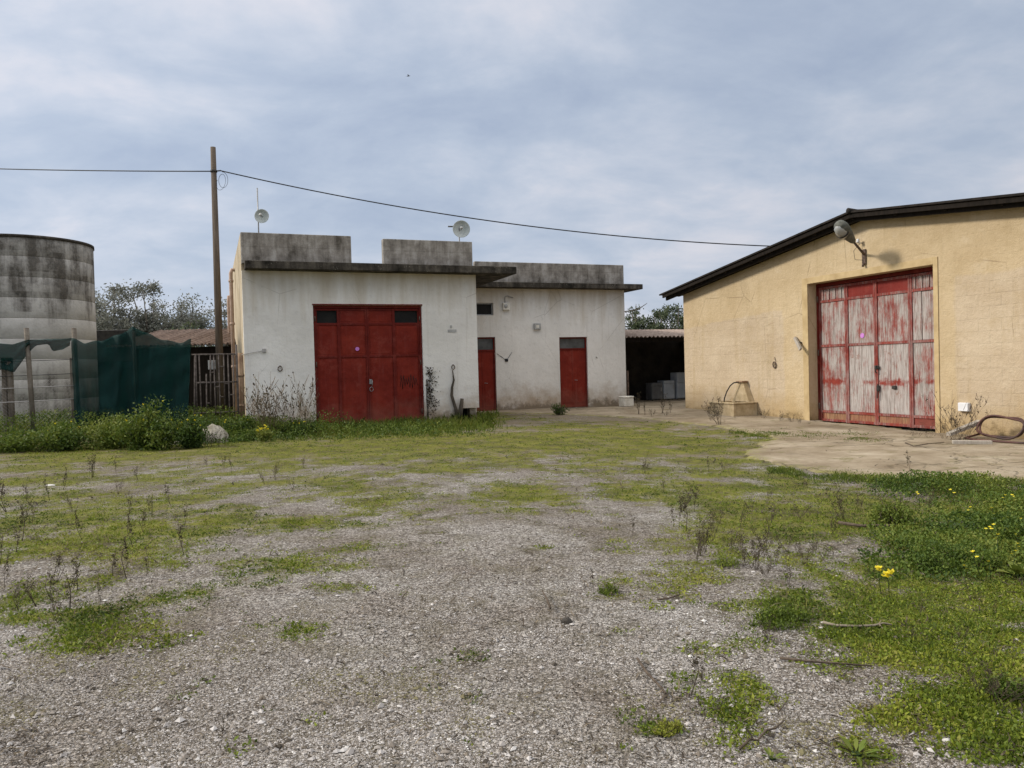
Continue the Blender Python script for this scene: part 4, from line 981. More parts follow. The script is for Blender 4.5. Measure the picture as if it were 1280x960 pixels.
for q in range(2):
    b.tube([(R0*(1+.05*q)*math.cos(w)*1.25, -.05-.22*(1-math.sin(w))*.5-.05*q, .05+R0*.92*(1+math.sin(w))*.62+.03*math.sin(3*w+q)) for w in np.linspace(0, 6.28, 40)], .021, 7)
b.tube([(-.42, -.2, .1), (-.5, -.5, .03), (-.2, -.62, .02), (.6, -.5, .02), (1.2, -.3, .02)], .02, 7)
o = b.build('hose_loop', M['hose'], None); o.location = tuple(hc+np.array([0, 0, .03])); o.rotation_euler = (0, 0, RB); tag(o, 'reddish hose coiled in a loop leaning on the barn wall at the right edge', 'hose')

# pale rock by the gate
def rock(name, px, sx, sy, sz, label, m='stone', seed=1, lift=0.):
    import bmesh
    bm = bmesh.new(); bmesh.ops.create_icosphere(bm, subdivisions=3, radius=1)
    for v in bm.verts:
        c = v.co.copy(); k = 1+.22*(float(fbm(c.x*1.7+seed, c.y*1.7+c.z*1.3, seed, 3))-.5)*2+.12*(float(vnoise(c.x*5+c.z*4, c.y*5, seed+3))-.5)
        v.co = Vector((c.x*sx*k, c.y*sy*k, max(c.z, -.4)*sz*k))
    me = bpy.data.meshes.new(name); bm.to_mesh(me); bm.free()
    me.polygons.foreach_set('use_smooth', np.ones(len(me.polygons), dtype=bool))
    o = link(name, me, M[m]); o.location = tuple(gnd(*px, lift)); tag(o, label, 'rock'); return o
rock('boulder', (266, 553), .36, .3, .36, 'large pale boulder among the weeds before the iron gate', 'stone', 4, .02)
rock('stone', (227, 555), .26, .15, .08, 'flat pale stone in the grass left of the boulder', 'stone', 8)
M['darkstone'] = m_plain('dark_stone', (.03, .026, .022), (.07, .06, .05), 9, .9, .006)
rock('stone', (708, 778), .035, .03, .03, 'small dark stone alone on the gravel in the middle', 'darkstone', 12)
M['whitestone'] = m_plain('white_stone', (.38, .36, .33), (.58, .55, .52), 6, .85, .006)
rock('stone', (1183, 926), .018, .014, .01, 'white pebble in the green weeds at the lower right', 'whitestone', 21)
rock('stone', (63, 607), .07, .05, .02, 'white stone in the moss at the far left', 'whitestone', 25)
rock('stone', (1150, 607), .13, .06, .04, 'white flat stone at the pavement edge on the right', 'whitestone', 27)

# ------------------------------------------------------------------ vegetation
def foliage(name, arr, tint, m, parent=None): return polymesh(name, arr, tint, M[m], parent)

def tree(label, px, D, top_y, wid_px, leafm, trunk_h, seed, nleaf, lsize, group, name='tree', dens=1.):
    rng = np.random.default_rng(seed)
    base = atdepth(px, 470, D); base[2] = 0; ztop = atdepth(px, top_y, D)[2]; R = wid_px*D/FPX/2
    t = thing(name, label, 'tree', base, 0, group)
    b = MB(); tips = []
    b.tube([(0, 0, -.2), (.05*rng.normal(), .05*rng.normal(), trunk_h*.5), (.1*rng.normal(), .1*rng.normal(), trunk_h)], [.16, .13, .10], 8)
    nl = 9
    for i in range(nl):
        a = 2*math.pi*i/nl+rng.uniform(-.3, .3); el = rng.uniform(.45, 1.0) if i else 1.0
        r_ = R*rng.uniform(.65, .95)*(1 if i else .2); zt = trunk_h+(ztop-trunk_h)*el
        p0 = np.array([0, 0, trunk_h*rng.uniform(.7, 1)]); p2 = np.array([math.cos(a)*r_, math.sin(a)*r_, zt]); p1 = (p0+p2)/2+np.array([0, 0, .15*(ztop-trunk_h)])*rng.uniform(-.5, 1)
        b.tube([p0, p1, p2], [.07, .045, .012], 5)
        for k in range(9):
            q = rng.uniform(.25, 1); s = p0*(1-q)**2+2*p1*q*(1-q)+p2*q*q
            e = s+rng.normal(size=3)*np.array([.32, .32, .26])*R+np.array([0, 0, .12*R]); e[2] = min(e[2], ztop)
            b.tube([s, (s+e)/2+rng.normal(size=3)*.05, e], [.022, .014, .006], 4); tips += [(s+2*e)/3, e, e+rng.normal(size=3)*.15*R]
    b.build('trunk', M['bark'], t)
    tips = np.array(tips); tips[:, 2] = np.clip(tips[:, 2], trunk_h*.6, ztop-.08)
    idx = rng.integers(0, len(tips), nleaf); rr = rng.uniform(.5, 1.3, len(tips))[idx][:, None]
    c = tips[idx]+rng.normal(size=(nleaf, 3))*np.array([.17, .17, .13])*R*rr*dens
    tn = np.clip(.5+.25*(rng.uniform(-1, 1, len(tips)))[idx]+rng.normal(size=nleaf)*.2, 0, 1)
    foliage('crown', leaves(c, lsize*rng.uniform(.6, 1.2, nleaf), lsize*.42, rng, .1), tn, leafm, t)
g1 = 'silver-grey trees behind the tiled shed'
tree('silver-grey tree rising just right of the water tank', 142, 36, 359, 66, 'olive', 1.6, 1, 11000, .16, g1)
tree('silver-grey tree with the tallest pointed crown, above the green net', 190, 37, 356, 62, 'olive', 1.6, 2, 10500, .16, g1)
tree('lower silver-grey tree above the right end of the green net', 226, 38, 378, 66, 'olive', 1.4, 3, 10000, .16, g1)
tree('silver-grey tree showing between the utility pole and the pale building', 286, 40, 378, 36, 'olive', 1.6, 4, 3000, .16, g1)
tree('thin dark tree showing right beside the tank behind the silver ones', 108, 42, 372, 80, 'olive', 1.5, 7, 6000, .17, g1)
tree('dark green bush tree above the tiled shed left of the pole', 236, 33, 404, 60, 'evergreen', 1.2, 5, 3000, .17, 'dark trees')
tree('small dark bush beside the utility pole above the tiled shed', 262, 32.5, 417, 24, 'evergreen', 1.4, 6, 1200, .14, 'dark trees')
g2 = 'dark trees behind the open shed'
tree('dark green tree over the open shed, nearest the barn corner', 846, 38, 384, 46, 'evergreen', 1.4, 11, 8000, .16, g2)
tree('dark green tree in the middle above the open shed', 817, 39, 391, 40, 'evergreen', 1.4, 12, 7500, .16, g2)
tree('thin sparse tree beside the pale building corner above the open shed', 794, 40, 380, 34, 'evergreen', 1.6, 13, 3200, .14, g2)
tree('dark tree mostly hidden by the barn roof', 885, 40, 392, 60, 'evergreen', 1.4, 14, 4000, .16, g2)
b = MB(); p0 = atdepth(778, 390, 36); p1 = atdepth(797, 387, 36); p2 = atdepth(809, 379, 36); z0 = p0.copy(); z0[2] = 0
b.tube([np.zeros(3), (p0-z0)*.8, p0-z0, p1-z0, p2-z0], [.06, .05, .04, .03, .012], 6); o = b.build('bare_branch', M['bark'], None); o.location = tuple(z0); tag(o, 'bare bent branch sticking out behind the pale building corner', 'branch')

def bush(name, label, cat, px, w_px, h_px, leafm, seed, n, ls, group=None, tl=(0, 1), flowers=0, clump=False, D=None):
    rng = np.random.default_rng(seed); p = gnd(*px) if D is None else np.append(atdepth(px[0], px[1], D)[:2], 0)
    if D is not None: p[2] = float(terrain(p[0], p[1]))
    d = p[1]; R = w_px*d/FPX/2; Hh = h_px*d/FPX
    t = thing(name, label, cat, p, 0, group)
    b = MB(); cl = []
    sub = [(rng.uniform(0, 6.28), rng.uniform(.1, .75), rng.uniform(.4, 1)) for _ in range(6)]
    for i in range(44 if clump else 18):
        a = rng.uniform(0, 6.28); r_ = math.sqrt(rng.uniform(0, 1)); hk = 1.; z = Hh*rng.uniform(.45, 1)*(1-.45*r_*r_); e = np.array([R*r_*math.cos(a)*.85, R*r_*math.sin(a)*.7, z])
        m_ = e*.5+np.array([0, 0, Hh*.12]); root = e*.08
        if clump:
            sa_, sr_, hk = sub[rng.integers(0, 6)]; e[0] = R*(sr_*math.cos(sa_)+.38*r_*math.cos(a)); e[1] = R*.8*(sr_*math.sin(sa_)+.38*r_*math.sin(a))
            e[2] = Hh*hk*rng.uniform(.35, 1)*(1-.5*r_*r_); root = np.array([e[0], e[1], 0])*rng.uniform(.7, .95); m_ = (root+e)/2+rng.normal(size=3)*.03
        sr = min(.008, Hh*.022); b.tube([root, m_, e], [sr, sr*.7, sr*.4], 4)
        for q in (.3, .5, .75, 1.0): cl.append(root+(e-root)*q+rng.normal(size=3)*.06*R)
    b.build('stems', M['twig'], t)
    cl = np.array(cl); k = rng.integers(0, len(cl), n)
    c = cl[k]+rng.normal(size=(n, 3))*(np.array([.09*R, .09*R, .10*Hh]) if clump else np.array([.15*R, .15*R, .12*Hh])); c[:, 2] = np.clip(c[:, 2], .01, None)
    tn = np.clip(tl[0]+(tl[1]-tl[0])*(.45+.28*rng.uniform(-1, 1, len(cl))[k]+rng.normal(size=n)*.16+.18*(c[:, 2]/Hh-.5)), 0, 1)
    foliage('leaves', leaves(c, ls*rng.uniform(.6, 1.3, n), ls*.5, rng, .25), tn, leafm, t)
    if flowers:
        top = cl[np.argsort(cl[:, 2])[-16:]]; f = top[rng.integers(0, len(top), flowers)]+rng.normal(size=(flowers, 3))*np.array([.12*R, .12*R, .04])+np.array([0, 0, .08])
        ar = np.concatenate([leaves(f, .035, .03, rng, .4) for _ in range(4)]); foliage('flowers', ar, rng.uniform(0, 1, len(ar)), 'yellow', t)
    return t
gb = 'leafy weeds along the fence'
bush('leafy_bush', 'tallest leafy green bush with pale tips, in front of the green net', 'bush', (193, 551), 88, 56, 'lush', 21, 5200, .075, gb, (.1, .95), 10)
bush('leafy_bush', 'bright yellow-green bush left of the tallest bush by the fence', 'bush', (138, 556), 82, 42, 'lush', 22, 4200, .07, gb, (.4, 1))
bush('leafy_bush', 'bushy weed under the tank fence left of the green net', 'bush', (80, 548), 90, 34, 'lush', 23, 3400, .07, gb, (.2, .85), 6)
bush('leafy_bush', 'low green weed at the far left foot of the fence', 'bush', (18, 550), 90, 30, 'lush', 24, 3000, .07, gb, (.25, .9))
bush('leafy_bush', 'dark weed with yellow flowers at the foot of the iron gate', 'bush', (243, 545), 60, 34, 'lush', 25, 2800, .07, gb, (0, .6), 16)
bush('leafy_bush', 'dark green weed clump right of the boulder', 'bush', (300, 549), 50, 30, 'lush', 26, 2600, .065, gb, (0, .7), 10)
bush('flowering_weed', 'small bright yellow-green flowering weed at the pale building corner', 'weed', (330, 552), 22, 18, 'lush', 27, 700, .06, None, (.7, 1), 22)
bush('leafy_bush', 'long low weed clump left of the garage door', 'bush', (372, 545), 70, 22, 'lush', 28, 2600, .06, gb, (.05, .7), 4)
bush('leafy_bush', 'dark weed tuft sprouting by the step under the small red door', 'bush', (698, 519), 26, 16, 'lush', 29, 700, .05, None, (0, .5))
gr_ = 'low weeds in the right of the yard'
bush('leafy_weed', 'round bright green weed in the right of the yard beyond the dark stick', 'weed', (1118, 658), 74, 40, 'lush', 31, 2600, .032, gr_, (.45, 1), 0, True)
bush('leafy_weed', 'lush dark green clover clump at the right, left of the yellow flowers', 'weed', (1190, 708), 120, 36, 'lush', 32, 5200, .026, gr_, (.2, .9), 0, True)
bush('leafy_weed', 'dark sprawling weed patch low on the gravel right of centre', 'weed', (985, 778), 110, 17, 'low', 36, 2600, .018, gr_, (.0, .5), 0, True)
bush('leafy_weed', 'small dark brown moss clump alone on the gravel at the lower middle', 'weed', (832, 916), 56, 13, 'low', 37, 1900, .011, gr_, (.6, 1), 0, True)
bush('leafy_weed', 'green tuft with grassy leaves beside the dead sprawling weed at the lower right', 'weed', (1258, 868), 70, 34, 'lush', 38, 2200, .022, gr_, (.3, .9), 0, True)
bush('leafy_weed', 'loose olive weed right of the forked twig near the middle', 'weed', (765, 742), 40, 12, 'low', 39, 700, .014, gr_, (.1, .6), 0, True)
bush('leafy_weed', 'pale green weed on the moss left of the dark sprawling weed', 'weed', (910, 706), 60, 12, 'low', 40, 900, .014, gr_, (.2, .7), 0, True)

# broad-leaved plants
def rosette(label, px, n, L, seed, m='lush', tl=(.5, .9), wd=.1):
    rng = np.random.default_rng(seed); p = gnd(*px); t = thing('broadleaf_plant', label, 'plant', p)
    vs = []; b = MB(); arrs = []; tn = []
    for k in range(n):
        a = 2*math.pi*k/n+rng.uniform(-.3, .3); el = rng.uniform(.25, .9); l = L*rng.uniform(.7, 1.1)
        d = np.array([math.cos(a)*math.cos(el), math.sin(a)*math.cos(el), math.sin(el)]); s = np.array([-math.sin(a), math.cos(a), 0])
        p0 = d*l*.25; b.tube([np.zeros(3), p0], .004, 4)
        q = [p0, p0+d*l*.3+s*l*wd, p0+d*l*.6+s*l*wd*.9-np.array([0, 0, .05*l]), p0+d*l*.85-np.array([0, 0, .2*l]), p0+d*l*.6-s*l*wd*.9-np.array([0, 0, .05*l]), p0+d*l*.3-s*l*wd]
        arrs.append(q); tn.append(rng.uniform(*tl))
    b.build('stalks', M['lush'], t); foliage('leaves', np.array(arrs), np.array(tn), m, t)
rosette('broad pale-leaved plant at the right edge of the yard', (1276, 722), 11, .2, 1, 'lush', (.65, .95), .2)
rosette('green rosette of pointed leaves near the bottom right', (1070, 946), 16, .10, 2, 'lush', (.6, .95))
rosette('small green rosette at the bottom edge on the right', (965, 950), 12, .06, 3, 'lush', (.6, .95))

# yellow flowers standing in the weeds
def flower_mesh(h, seed):
    rng = np.random.default_rng(seed); b = MB(); b.tube([(0, 0, 0), (.01, .005, h*.6), (.015, .0, h)], .0025, 4); return b
def flower(label, px, h, r, seed, group=None, nb=1):
    rng = np.random.default_rng(seed); t = thing('yellow_flower', label, 'flower', gnd(*px), rng.uniform(0, 6.28), group)
    b = flower_mesh(h, seed); b.build('stem', M['straw'] if False else M['lush'], t)
    q = []
    for j in range(nb):
        c0 = np.array([.015, 0, h])+(rng.normal(size=3)*np.array([.6, .6, .35])*r if nb > 1 else 0); tilt = rng.normal(size=3)*.35
        for k in range(5):
            a = 2*math.pi*k/5; d = np.array([math.cos(a), math.sin(a), .7])+tilt; sv = np.array([-math.sin(a), math.cos(a), 0])
            q.append([c0, c0+d*r*.6+sv*r*.45, c0+d*r, c0+d*r*.6-sv*r*.45])
    foliage('petals', np.array(q), rng.uniform(.2, 1, len(q)), 'yellow', t); return t
flower('larger of the two tall yellow flowers standing on the moss right of centre', (1112, 748), .16, .028, 1, None, 5)
flower('smaller of the two tall yellow flowers, left one on the moss right of centre', (1101, 742), .17, .024, 2, None, 4)
fp = flower('yellow flower among the green weeds at the right', (1255, 640), .16, .016, 3, 'yellow flowers in the right weeds', 2)
rs = random.Random(5)
for (x, y) in [(1150,622),(1268,622),(1252,634),(1240,638),(1246,650),(1262,646),(1195,625),(1232,665),(1243,668),(1272,672),(1270,688),(1266,705),(1228,712),(1238,712),(1209,722),(1222,690),(1250,690),(1278,655),(1215,640)]:
    c = copy_tree(fp); p = gnd(x, y+14); c.location = tuple(p); s = rs.uniform(.7, 1.15); c.scale = (s, s, s*rs.uniform(.8, 1.25)); c.rotation_euler = (rs.uniform(-.25, .25), rs.uniform(-.25, .25), rs.uniform(0, 6))

# dry stalks: a few kinds, then copies
def weed_proto(kind, label, px, group, seed):
    rng = np.random.default_rng(seed); t = thing('dry_weed', label, 'dry weed', gnd(*px), 0, group)
    b = MB(); cl = []; hs = 1.
    ns = {0: 1, 1: 2, 2: 5, 3: 9}[kind]
    for i in range(ns):
        sp = {0: .05, 1: .14, 2: .35, 3: .75}[kind]; a = rng.uniform(0, 6.28); hh = hs*rng.uniform(.65, 1) if i else hs
        e = np.array([sp*math.cos(a)*rng.uniform(.4, 1), sp*math.sin(a)*rng.uniform(.4, 1), hh]); m_ = e*.5+rng.normal(size=3)*np.array([.05, .05, .0])
        b0 = rng.normal(size=3)*np.array([.02, .02, 0])*kind
        rr_ = .010 if kind < 2 else (.0035 if 'wall' in label else .006); b.tube([b0, b0+m_, b0+e], [rr_, rr_*.8, rr_*.4], 4)
        for k in range(9 if kind < 3 else 6):
            q = rng.uniform(.3, 1); s = b0+e*q; aa = rng.uniform(0, 6.28); l = .16*rng.uniform(.4, 1.2); tip = s+np.array([math.cos(aa)*l*.6, math.sin(aa)*l*.6, l])
            b.tube([s, tip], [.004, .003], 3); cl += [s, (s+tip)/2, tip]
    b.build('stalk', M['straw' if 'pale wall' in label else 'twig'], t)
    cl = np.array(cl); n = 40 if 'wall' in label else 105 if kind < 3 else 260; c = cl[rng.integers(0, len(cl), n)]+rng.normal(size=(n, 3))*.02
    foliage('seed_heads', leaves(c, .06*rng.uniform(.5, 1.3, n), .028, rng, .6), rng.uniform(0, 1, n), 'dryleaf', t)
    return t
def weeds(kind, group, label, spots, seed):
    pr = None; rs = random.Random(seed)
    for (x, y, h) in spots:
        p = gnd(x, y)
        if pr is None: pr = o = weed_proto(kind, label, (x, y), group, seed)
        else: o = copy_tree(pr); o['label'] = label
        s = h*p[1]/FPX; o.location = tuple(p); w = s*rs.uniform(.8, 1.3); o.scale = (w, w, s); o.rotation_euler = (rs.uniform(-.15, .15), rs.uniform(-.2, .2), rs.uniform(0, 6.28))
weeds(0, 'upright dry stalks at the left', 'dry dark weed stalk standing in the mossy gravel at the left', [(6,735,42),(28,676,46),(62,626,30),(79,612,26),(115,598,26),(145,592,20),(103,676,40),(166,684,44),(230,694,46),(158,724,52),(141,722,36),(97,738,46),(230,658,26),(183,720,28),(290,592,22),(125,756,36)], 1)
weeds(1, 'forked dry stalks at the left', 'forked dry weed stalk in the mossy gravel at the left', [(46,758,40),(66,752,40),(24,764,32),(88,762,48),(8,640,42),(38,632,30),(20,690,30),(214,632,30),(180,668,32),(116,597,30),(172,600,18),(70,728,38),(0,705,36),(190,646,26),(280,586,16)], 2)
weeds(2, 'bushy dry weeds at the left', 'bushy dry weed in the mossy gravel at the left', [(162,640,24),(148,618,20),(90,640,24),(70,776,34),(40,655,28),(258,582,12),(330,606,18),(345,600,22),(380,585,14),(366,612,16)], 3)
weeds(0, 'upright dry stalks right of centre', 'dry weed stalk standing on the gravel right of the middle', [(842,658,26),(849,660,36),(858,664,42),(742,742,28),(864,868,56),(876,872,40),(804,594,16),(1136,592,26),(790,672,22),(868,640,30),(886,590,18),(275,938,36)], 4)
weeds(2, 'bushy dry weeds right of centre', 'brown bushy dry weed on the gravel right of the middle', [(880,690,44),(806,592,20),(850,640,36),(905,590,14),(830,615,18),(960,660,26),(1055,652,46),(1160,640,30),(722,800,14),(1040,668,30),(870,700,30),(893,676,34),(925,660,28),(1075,640,24),(960,625,18),(1010,610,16),(985,730,26),(1230,760,20),(1150,770,18)], 5)
weeds(3, 'sprawling dead weeds right of centre', 'sprawling dead weed lying on the mossy gravel at the right', [(945,712,42),(930,708,38),(1005,706,30),(955,688,30),(875,695,36),(970,705,26),(985,690,24),(915,690,22),(958,722,20),(900,655,20),(1000,650,20),(1020,690,16),(1090,720,14),(1140,800,18),(1200,800,18),(1060,855,16),(985,905,18),(1030,700,14),(940,640,16),(1248,884,52),(1225,872,40),(960,800,24)], 6)
weeds(3, 'dead brush at the barn wall', 'tangle of dry brown brush against the barn wall', [(1193,552,62),(1205,553,46),(1180,550,40),(1160,549,22),(1145,549,16)], 7)
weeds(2, 'dry weeds at the pale wall', 'tall dry leafless weed against the pale wall left of the garage door', [(318,546,64),(332,547,72),(328,546,82),(345,546,60),(352,546,66),(366,545,68),(376,545,84),(384,545,60),(340,547,54)], 8)
weeds(3, 'dead weeds by the trough', 'low dead weed on the pavement beside the trough', [(900,532,32),(890,527,22),(975,527,12),(955,524,12),(1000,531,10),(990,529,12),(815,522,10),(833,521,8)], 9)
weeds(1, 'dry stalks before the shed', 'thin dry stalk on the pavement before the open shed', [(799,519,26),(828,518,24),(806,520,16),(838,517,16)], 10)

weeds(2, 'dry weeds round the boulder', 'dry grey weed in front of the pale boulder by the gate', [(256,557,22),(264,559,20),(274,558,24),(281,557,18)], 12)

# creepers on the pale wall: flat against it
def creeper(label, u, z0, z1, w, seed, n, m='vine'):
    rng = np.random.default_rng(seed); t = thing('dead_creeper', label, 'creeper', lw(u, 0, 0), HW)
    b = MB()
    for k in range(3):
        pts = [(0, -.02, z0)]; x = 0
        for z in np.linspace(z0, z1*rng.uniform(.75, 1), 9)[1:]:
            x = np.clip(x+rng.normal()*.05, -.02, w); pts.append((x, -.02-.01*k, z))
        b.tube(pts, [.014-.001*i for i in range(len(pts))], 4)
    b.build('stem', M[m], t)
    zz = z0+(z1-z0)*rng.beta(1.6, 1.2, n); c = np.stack([np.abs(rng.normal(size=n))*w*.5, -rng.uniform(.01, .06, n), zz], 1)
    foliage('leaves', leaves(c, .06*rng.uniform(.5, 1.2, n), .04, rng, 0), rng.uniform(0, .6, n), 'dryleaf', t)
creeper('dark dead creeper climbing beside the right edge of the garage door', -.60, .1, 1.6, .28, 3, 330)
def stump(label, u, pts, r):
    b = MB(); b.tube(pts, r, 7); o = b.build('dead_plant', M['stick' if False else 'vine'], None); o.location = tuple(lw(u, -.05, 0)); o.rotation_euler = (0, 0, HW); tag(o, label, 'dead plant')
stump('thick dead twisted stem leaning on the pale wall left of the small red door', .16, [(.1, -.05, -.05), (.06, -.04, .35), (-.05, -.03, .75), (-.03, -.02, 1.0), (.03, -.02, 1.2), (.0, -.02, 1.5)], [.06, .05, .045, .035, .03, .012])
stump('short thick dead stump beside the twisted stem', .38, [(-.06, -.06, -.05), (-.02, -.05, .3), (.04, -.04, .66)], [.075, .07, .05])

# sticks lying in the yard
def stick(label, pxs, r, m, lift=.015):
    ps = [gnd(*p, lift) for p in pxs]; b = MB(); b.tube([p-ps[0] for p in ps], [r*(1-.4*k/(len(ps)-1)) for k in range(len(ps))], 6); o = b.build('stick', M[m], None); o.location = tuple(ps[0]); tag(o, label, 'stick')
stick('bleached bent stick lying on the moss at the lower right', [(1029, 781), (1045, 785), (1070, 786), (1093, 785), (1104, 782), (1115, 784)], .009, 'stick')
stick('straight dark stick lying below the round bright weed', [(1048, 657), (1075, 661), (1110, 661), (1143, 657)], .018, 'twig', .03)
stick('dark crooked twig lying left of the dry stalks at the lower middle', [(797, 828), (808, 845), (824, 862), (832, 872)], .008, 'twig', .02)
stick('small dark forked twig on the gravel in the middle', [(688, 766), (684, 755), (678, 744)], .008, 'twig', .03)
stick('brown twig lying on the pavement before the dead brush', [(1132, 556), (1142, 560), (1160, 557), (1180, 555)], .02, 'twig', .03)
stick('thin twig on the gravel left of the tall yellow flowers', [(822, 752), (835, 751), (850, 746)], .007, 'twig', .015)
stick('dark thin stick near the bottom right corner of the gravel', [(925, 940), (938, 928), (947, 930), (958, 917), (969, 915), (980, 905)], .006, 'twig', .015)
stick('long thin dark twig low in the weeds at the right', [(975, 826), (1010, 830), (1050, 833), (1090, 836)], .007, 'twig', .015)

# ---- uncountable ground cover
def screen_pts(n, y0, y1, rng, x0=-180, x1=1460):
    x = rng.uniform(x0, x1, n); y = rng.uniform(y0, y1, n)
    d = CF[None]+CR[None]*((x-640)/FPX)[:, None]-CU[None]*((y-480)/FPX)[:, None]
    z = np.zeros(n)
    for _ in range(6):
        t = np.clip((z-H)/np.minimum(d[:, 2], -1e-3), 0, 60); p = CAM+d*t[:, None]; z = terrain(p[:, 0], p[:, 1])
    p[:, 2] = z; return p, t*1.0
def footprint(x, y):
    q = np.stack([x-P[0], y-P[1]], 1); u = q@U[:2]; v = q@V[:2]
    r = (u > UL-.3) & (u < UR) & (v > -.02) | (u >= UR) & (u < 8.6) & (v > DEP-.65)
    q = np.stack([x-Q[0], y-Q[1]], 1); s = q@BU[:2]; t = q@BI[:2]
    return r | ((t > -.05) & (s > -.3))
def on_pave(x, y):
    jx, jy = jit(x, y); return inside(jx, jy, poly)
rng = np.random.default_rng(100)
p, d = screen_pts(190000, 512, 1010, rng)
mo = moss_at(p[:, 0], p[:, 1]); pv = on_pave(p[:, 0], p[:, 1])
keep = (rng.uniform(0, 1, len(p)) < np.clip((mo-.22)*1.5, 0, .85)) & ~footprint(p[:, 0], p[:, 1]) & ~pv
p = p[keep]; mo = mo[keep]; d = d[keep]
k = 5; c = np.repeat(p, k, 0); dd = np.repeat(d, k); mm_ = np.repeat(mo, k)
sz_ = np.maximum(.019, 1.5*dd/FPX)*np.repeat(rng.choice([.7, 1, 1.5], len(p), p=[.5, .35, .15]), k)
c = c+rng.normal(size=c.shape)*np.stack([sz_*1.1, sz_*1.1, sz_*.0], 1); c[:, 2] += rng.uniform(-.2, .5, len(c))*sz_*.5
tn = np.clip(-.12+1.15*np.repeat(fbm(p[:, 0]*1.5, p[:, 1]*1.5, 55, 5)+rng.normal(size=len(p))*.09, k)+rng.normal(size=len(c))*.13, 0, 1)
lf = leaves(c, sz_*rng.uniform(.5, 1.2, len(c)), sz_*.5, rng, .12)
print('low cover', len(c))
tag(foliage('ground_cover', lf, tn, 'low'), 'low moss and tiny weeds spread in patches over the gravel', 'ground cover', None, 'stuff')

# grass blades: strip along the pale building and fence, pavement cracks, right of the yard
p1, d1 = screen_pts(60000, 516, 566, rng); px1, py1, _ = project(p1)
w1 = smooth((575-np.abs(px1-290)*1.0)/120+.2)*np.clip(smooth((p1[:, 1]-16.8)/2.), 0, 1)*smooth((640-px1)/70)
k1 = (rng.uniform(0, 1, len(p1)) < w1*.75) & ~footprint(p1[:, 0], p1[:, 1]) & ~on_pave(p1[:, 0], p1[:, 1])
p2, d2 = screen_pts(70000, 590, 1010, rng); m2 = moss_at(p2[:, 0], p2[:, 1]); px2, py2, _ = project(p2)
w2 = np.clip((m2-.45)*1.1, 0, 1)*smooth((px2-880)/250)*.34+np.clip((m2-.55), 0, 1)*.12
k2 = (rng.uniform(0, 1, len(p2)) < w2) & ~on_pave(p2[:, 0], p2[:, 1]) & ~footprint(p2[:, 0], p2[:, 1])
p3, d3 = screen_pts(30000, 536, 556, rng, 880, 1110); px3, py3, _ = project(p3)
w3 = np.exp(-((py3-(543+.045*(px3-960)))/3.6)**2)*np.maximum(np.exp(-((px3-975)/42)**2), np.exp(-((px3-1070)/30)**2)); k3 = rng.uniform(0, 1, len(p3)) < w3*.45*smooth((fbm(p3[:, 0]*2.2, p3[:, 1]*2.2, 8, 3)-.36)/.2)
p4, d4 = screen_pts(24000, 586, 616, rng, 960, 1460); px4, py4, _ = project(p4)
w4 = np.exp(-((py4-np.interp(px4, [960, 1000, 1130, 1280, 1460], [586, 592, 604, 607, 614]))/5)**2); k4 = rng.uniform(0, 1, len(p4)) < w4*.5*smooth((fbm(p4[:, 0]*2.2, p4[:, 1]*2.2, 8, 3)-.33)/.2)
cc = np.concatenate([p1[k1], p2[k2], p3[k3], p4[k4]]); dd = np.concatenate([d1[k1], d2[k2], d3[k3], d4[k4]])
hb_ = np.concatenate([.05+.26*np.clip(smooth((p1[k1][:, 1]-18.0)/2.5), 0, 1)*(.4+.8*fbm(p1[k1][:, 0]*1.5, p1[k1][:, 1]*1.5, 61, 3)), .03+.05*rng.uniform(0, 1, k2.sum())*np.clip(m2[k2], .3, 1), np.full(k3.sum(), .06), np.full(k4.sum(), .06)])
cc = np.repeat(cc, 3, 0)+rng.normal(size=(len(cc)*3, 3))*np.array([.03, .03, 0]); dd = np.repeat(dd, 3); hb_ = np.repeat(hb_, 3)*rng.uniform(.5, 1.15, len(dd))
tn = np.clip(.15+.7*fbm(cc[:, 0]*.9, cc[:, 1]*.9, 77, 3)+rng.normal(size=len(cc))*.16, 0, 1)
bl = blades(cc, hb_, np.maximum(.005, .9*dd/FPX), .7, rng)
print('grass', len(cc))
tag(foliage('grass', bl, tn, 'grassy'), 'green grass along the pale building, fence and right of the yard', 'grass', None, 'stuff')

# broad tangle of weeds on the bank under the fence
p5, d5 = screen_pts(52000, 520, 562, rng, -180, 590); px5, py5, _ = project(p5)
w5 = smooth((p5[:, 1]-16.9)/1.2)*(.35+.65*smooth((430-px5)/120))*smooth((580-px5)/40)
k5 = (rng.uniform(0, 1, len(p5)) < w5*.5) & ~footprint(p5[:, 0], p5[:, 1]) & (p5[:, 1] < 20.6)
c = np.repeat(p5[k5], 4, 0); hb5 = .08+.42*smooth((c[:, 1]-17.2)/1.6)*np.clip(smooth((-2.6-c[:, 0])/2.5), .35, 1)*fbm(c[:, 0]*1.2, c[:, 1]*1.2, 91, 3)*1.5
c = c+rng.normal(size=c.shape)*np.array([.05, .05, 0]); c[:, 2] += rng.uniform(0, 1, len(c))**.7*hb5
tn = np.clip(-.05+1.15*fbm(c[:, 0]*1.1, c[:, 1]*1.1, 93, 4)+rng.normal(size=len(c))*.15, 0, 1)
tag(foliage('weeds', leaves(c, .06*rng.uniform(.5, 1.2, len(c)), .03, rng, .3), tn, 'lush'), 'tangle of low green weeds on the bank below the fence', 'weeds', None, 'stuff')

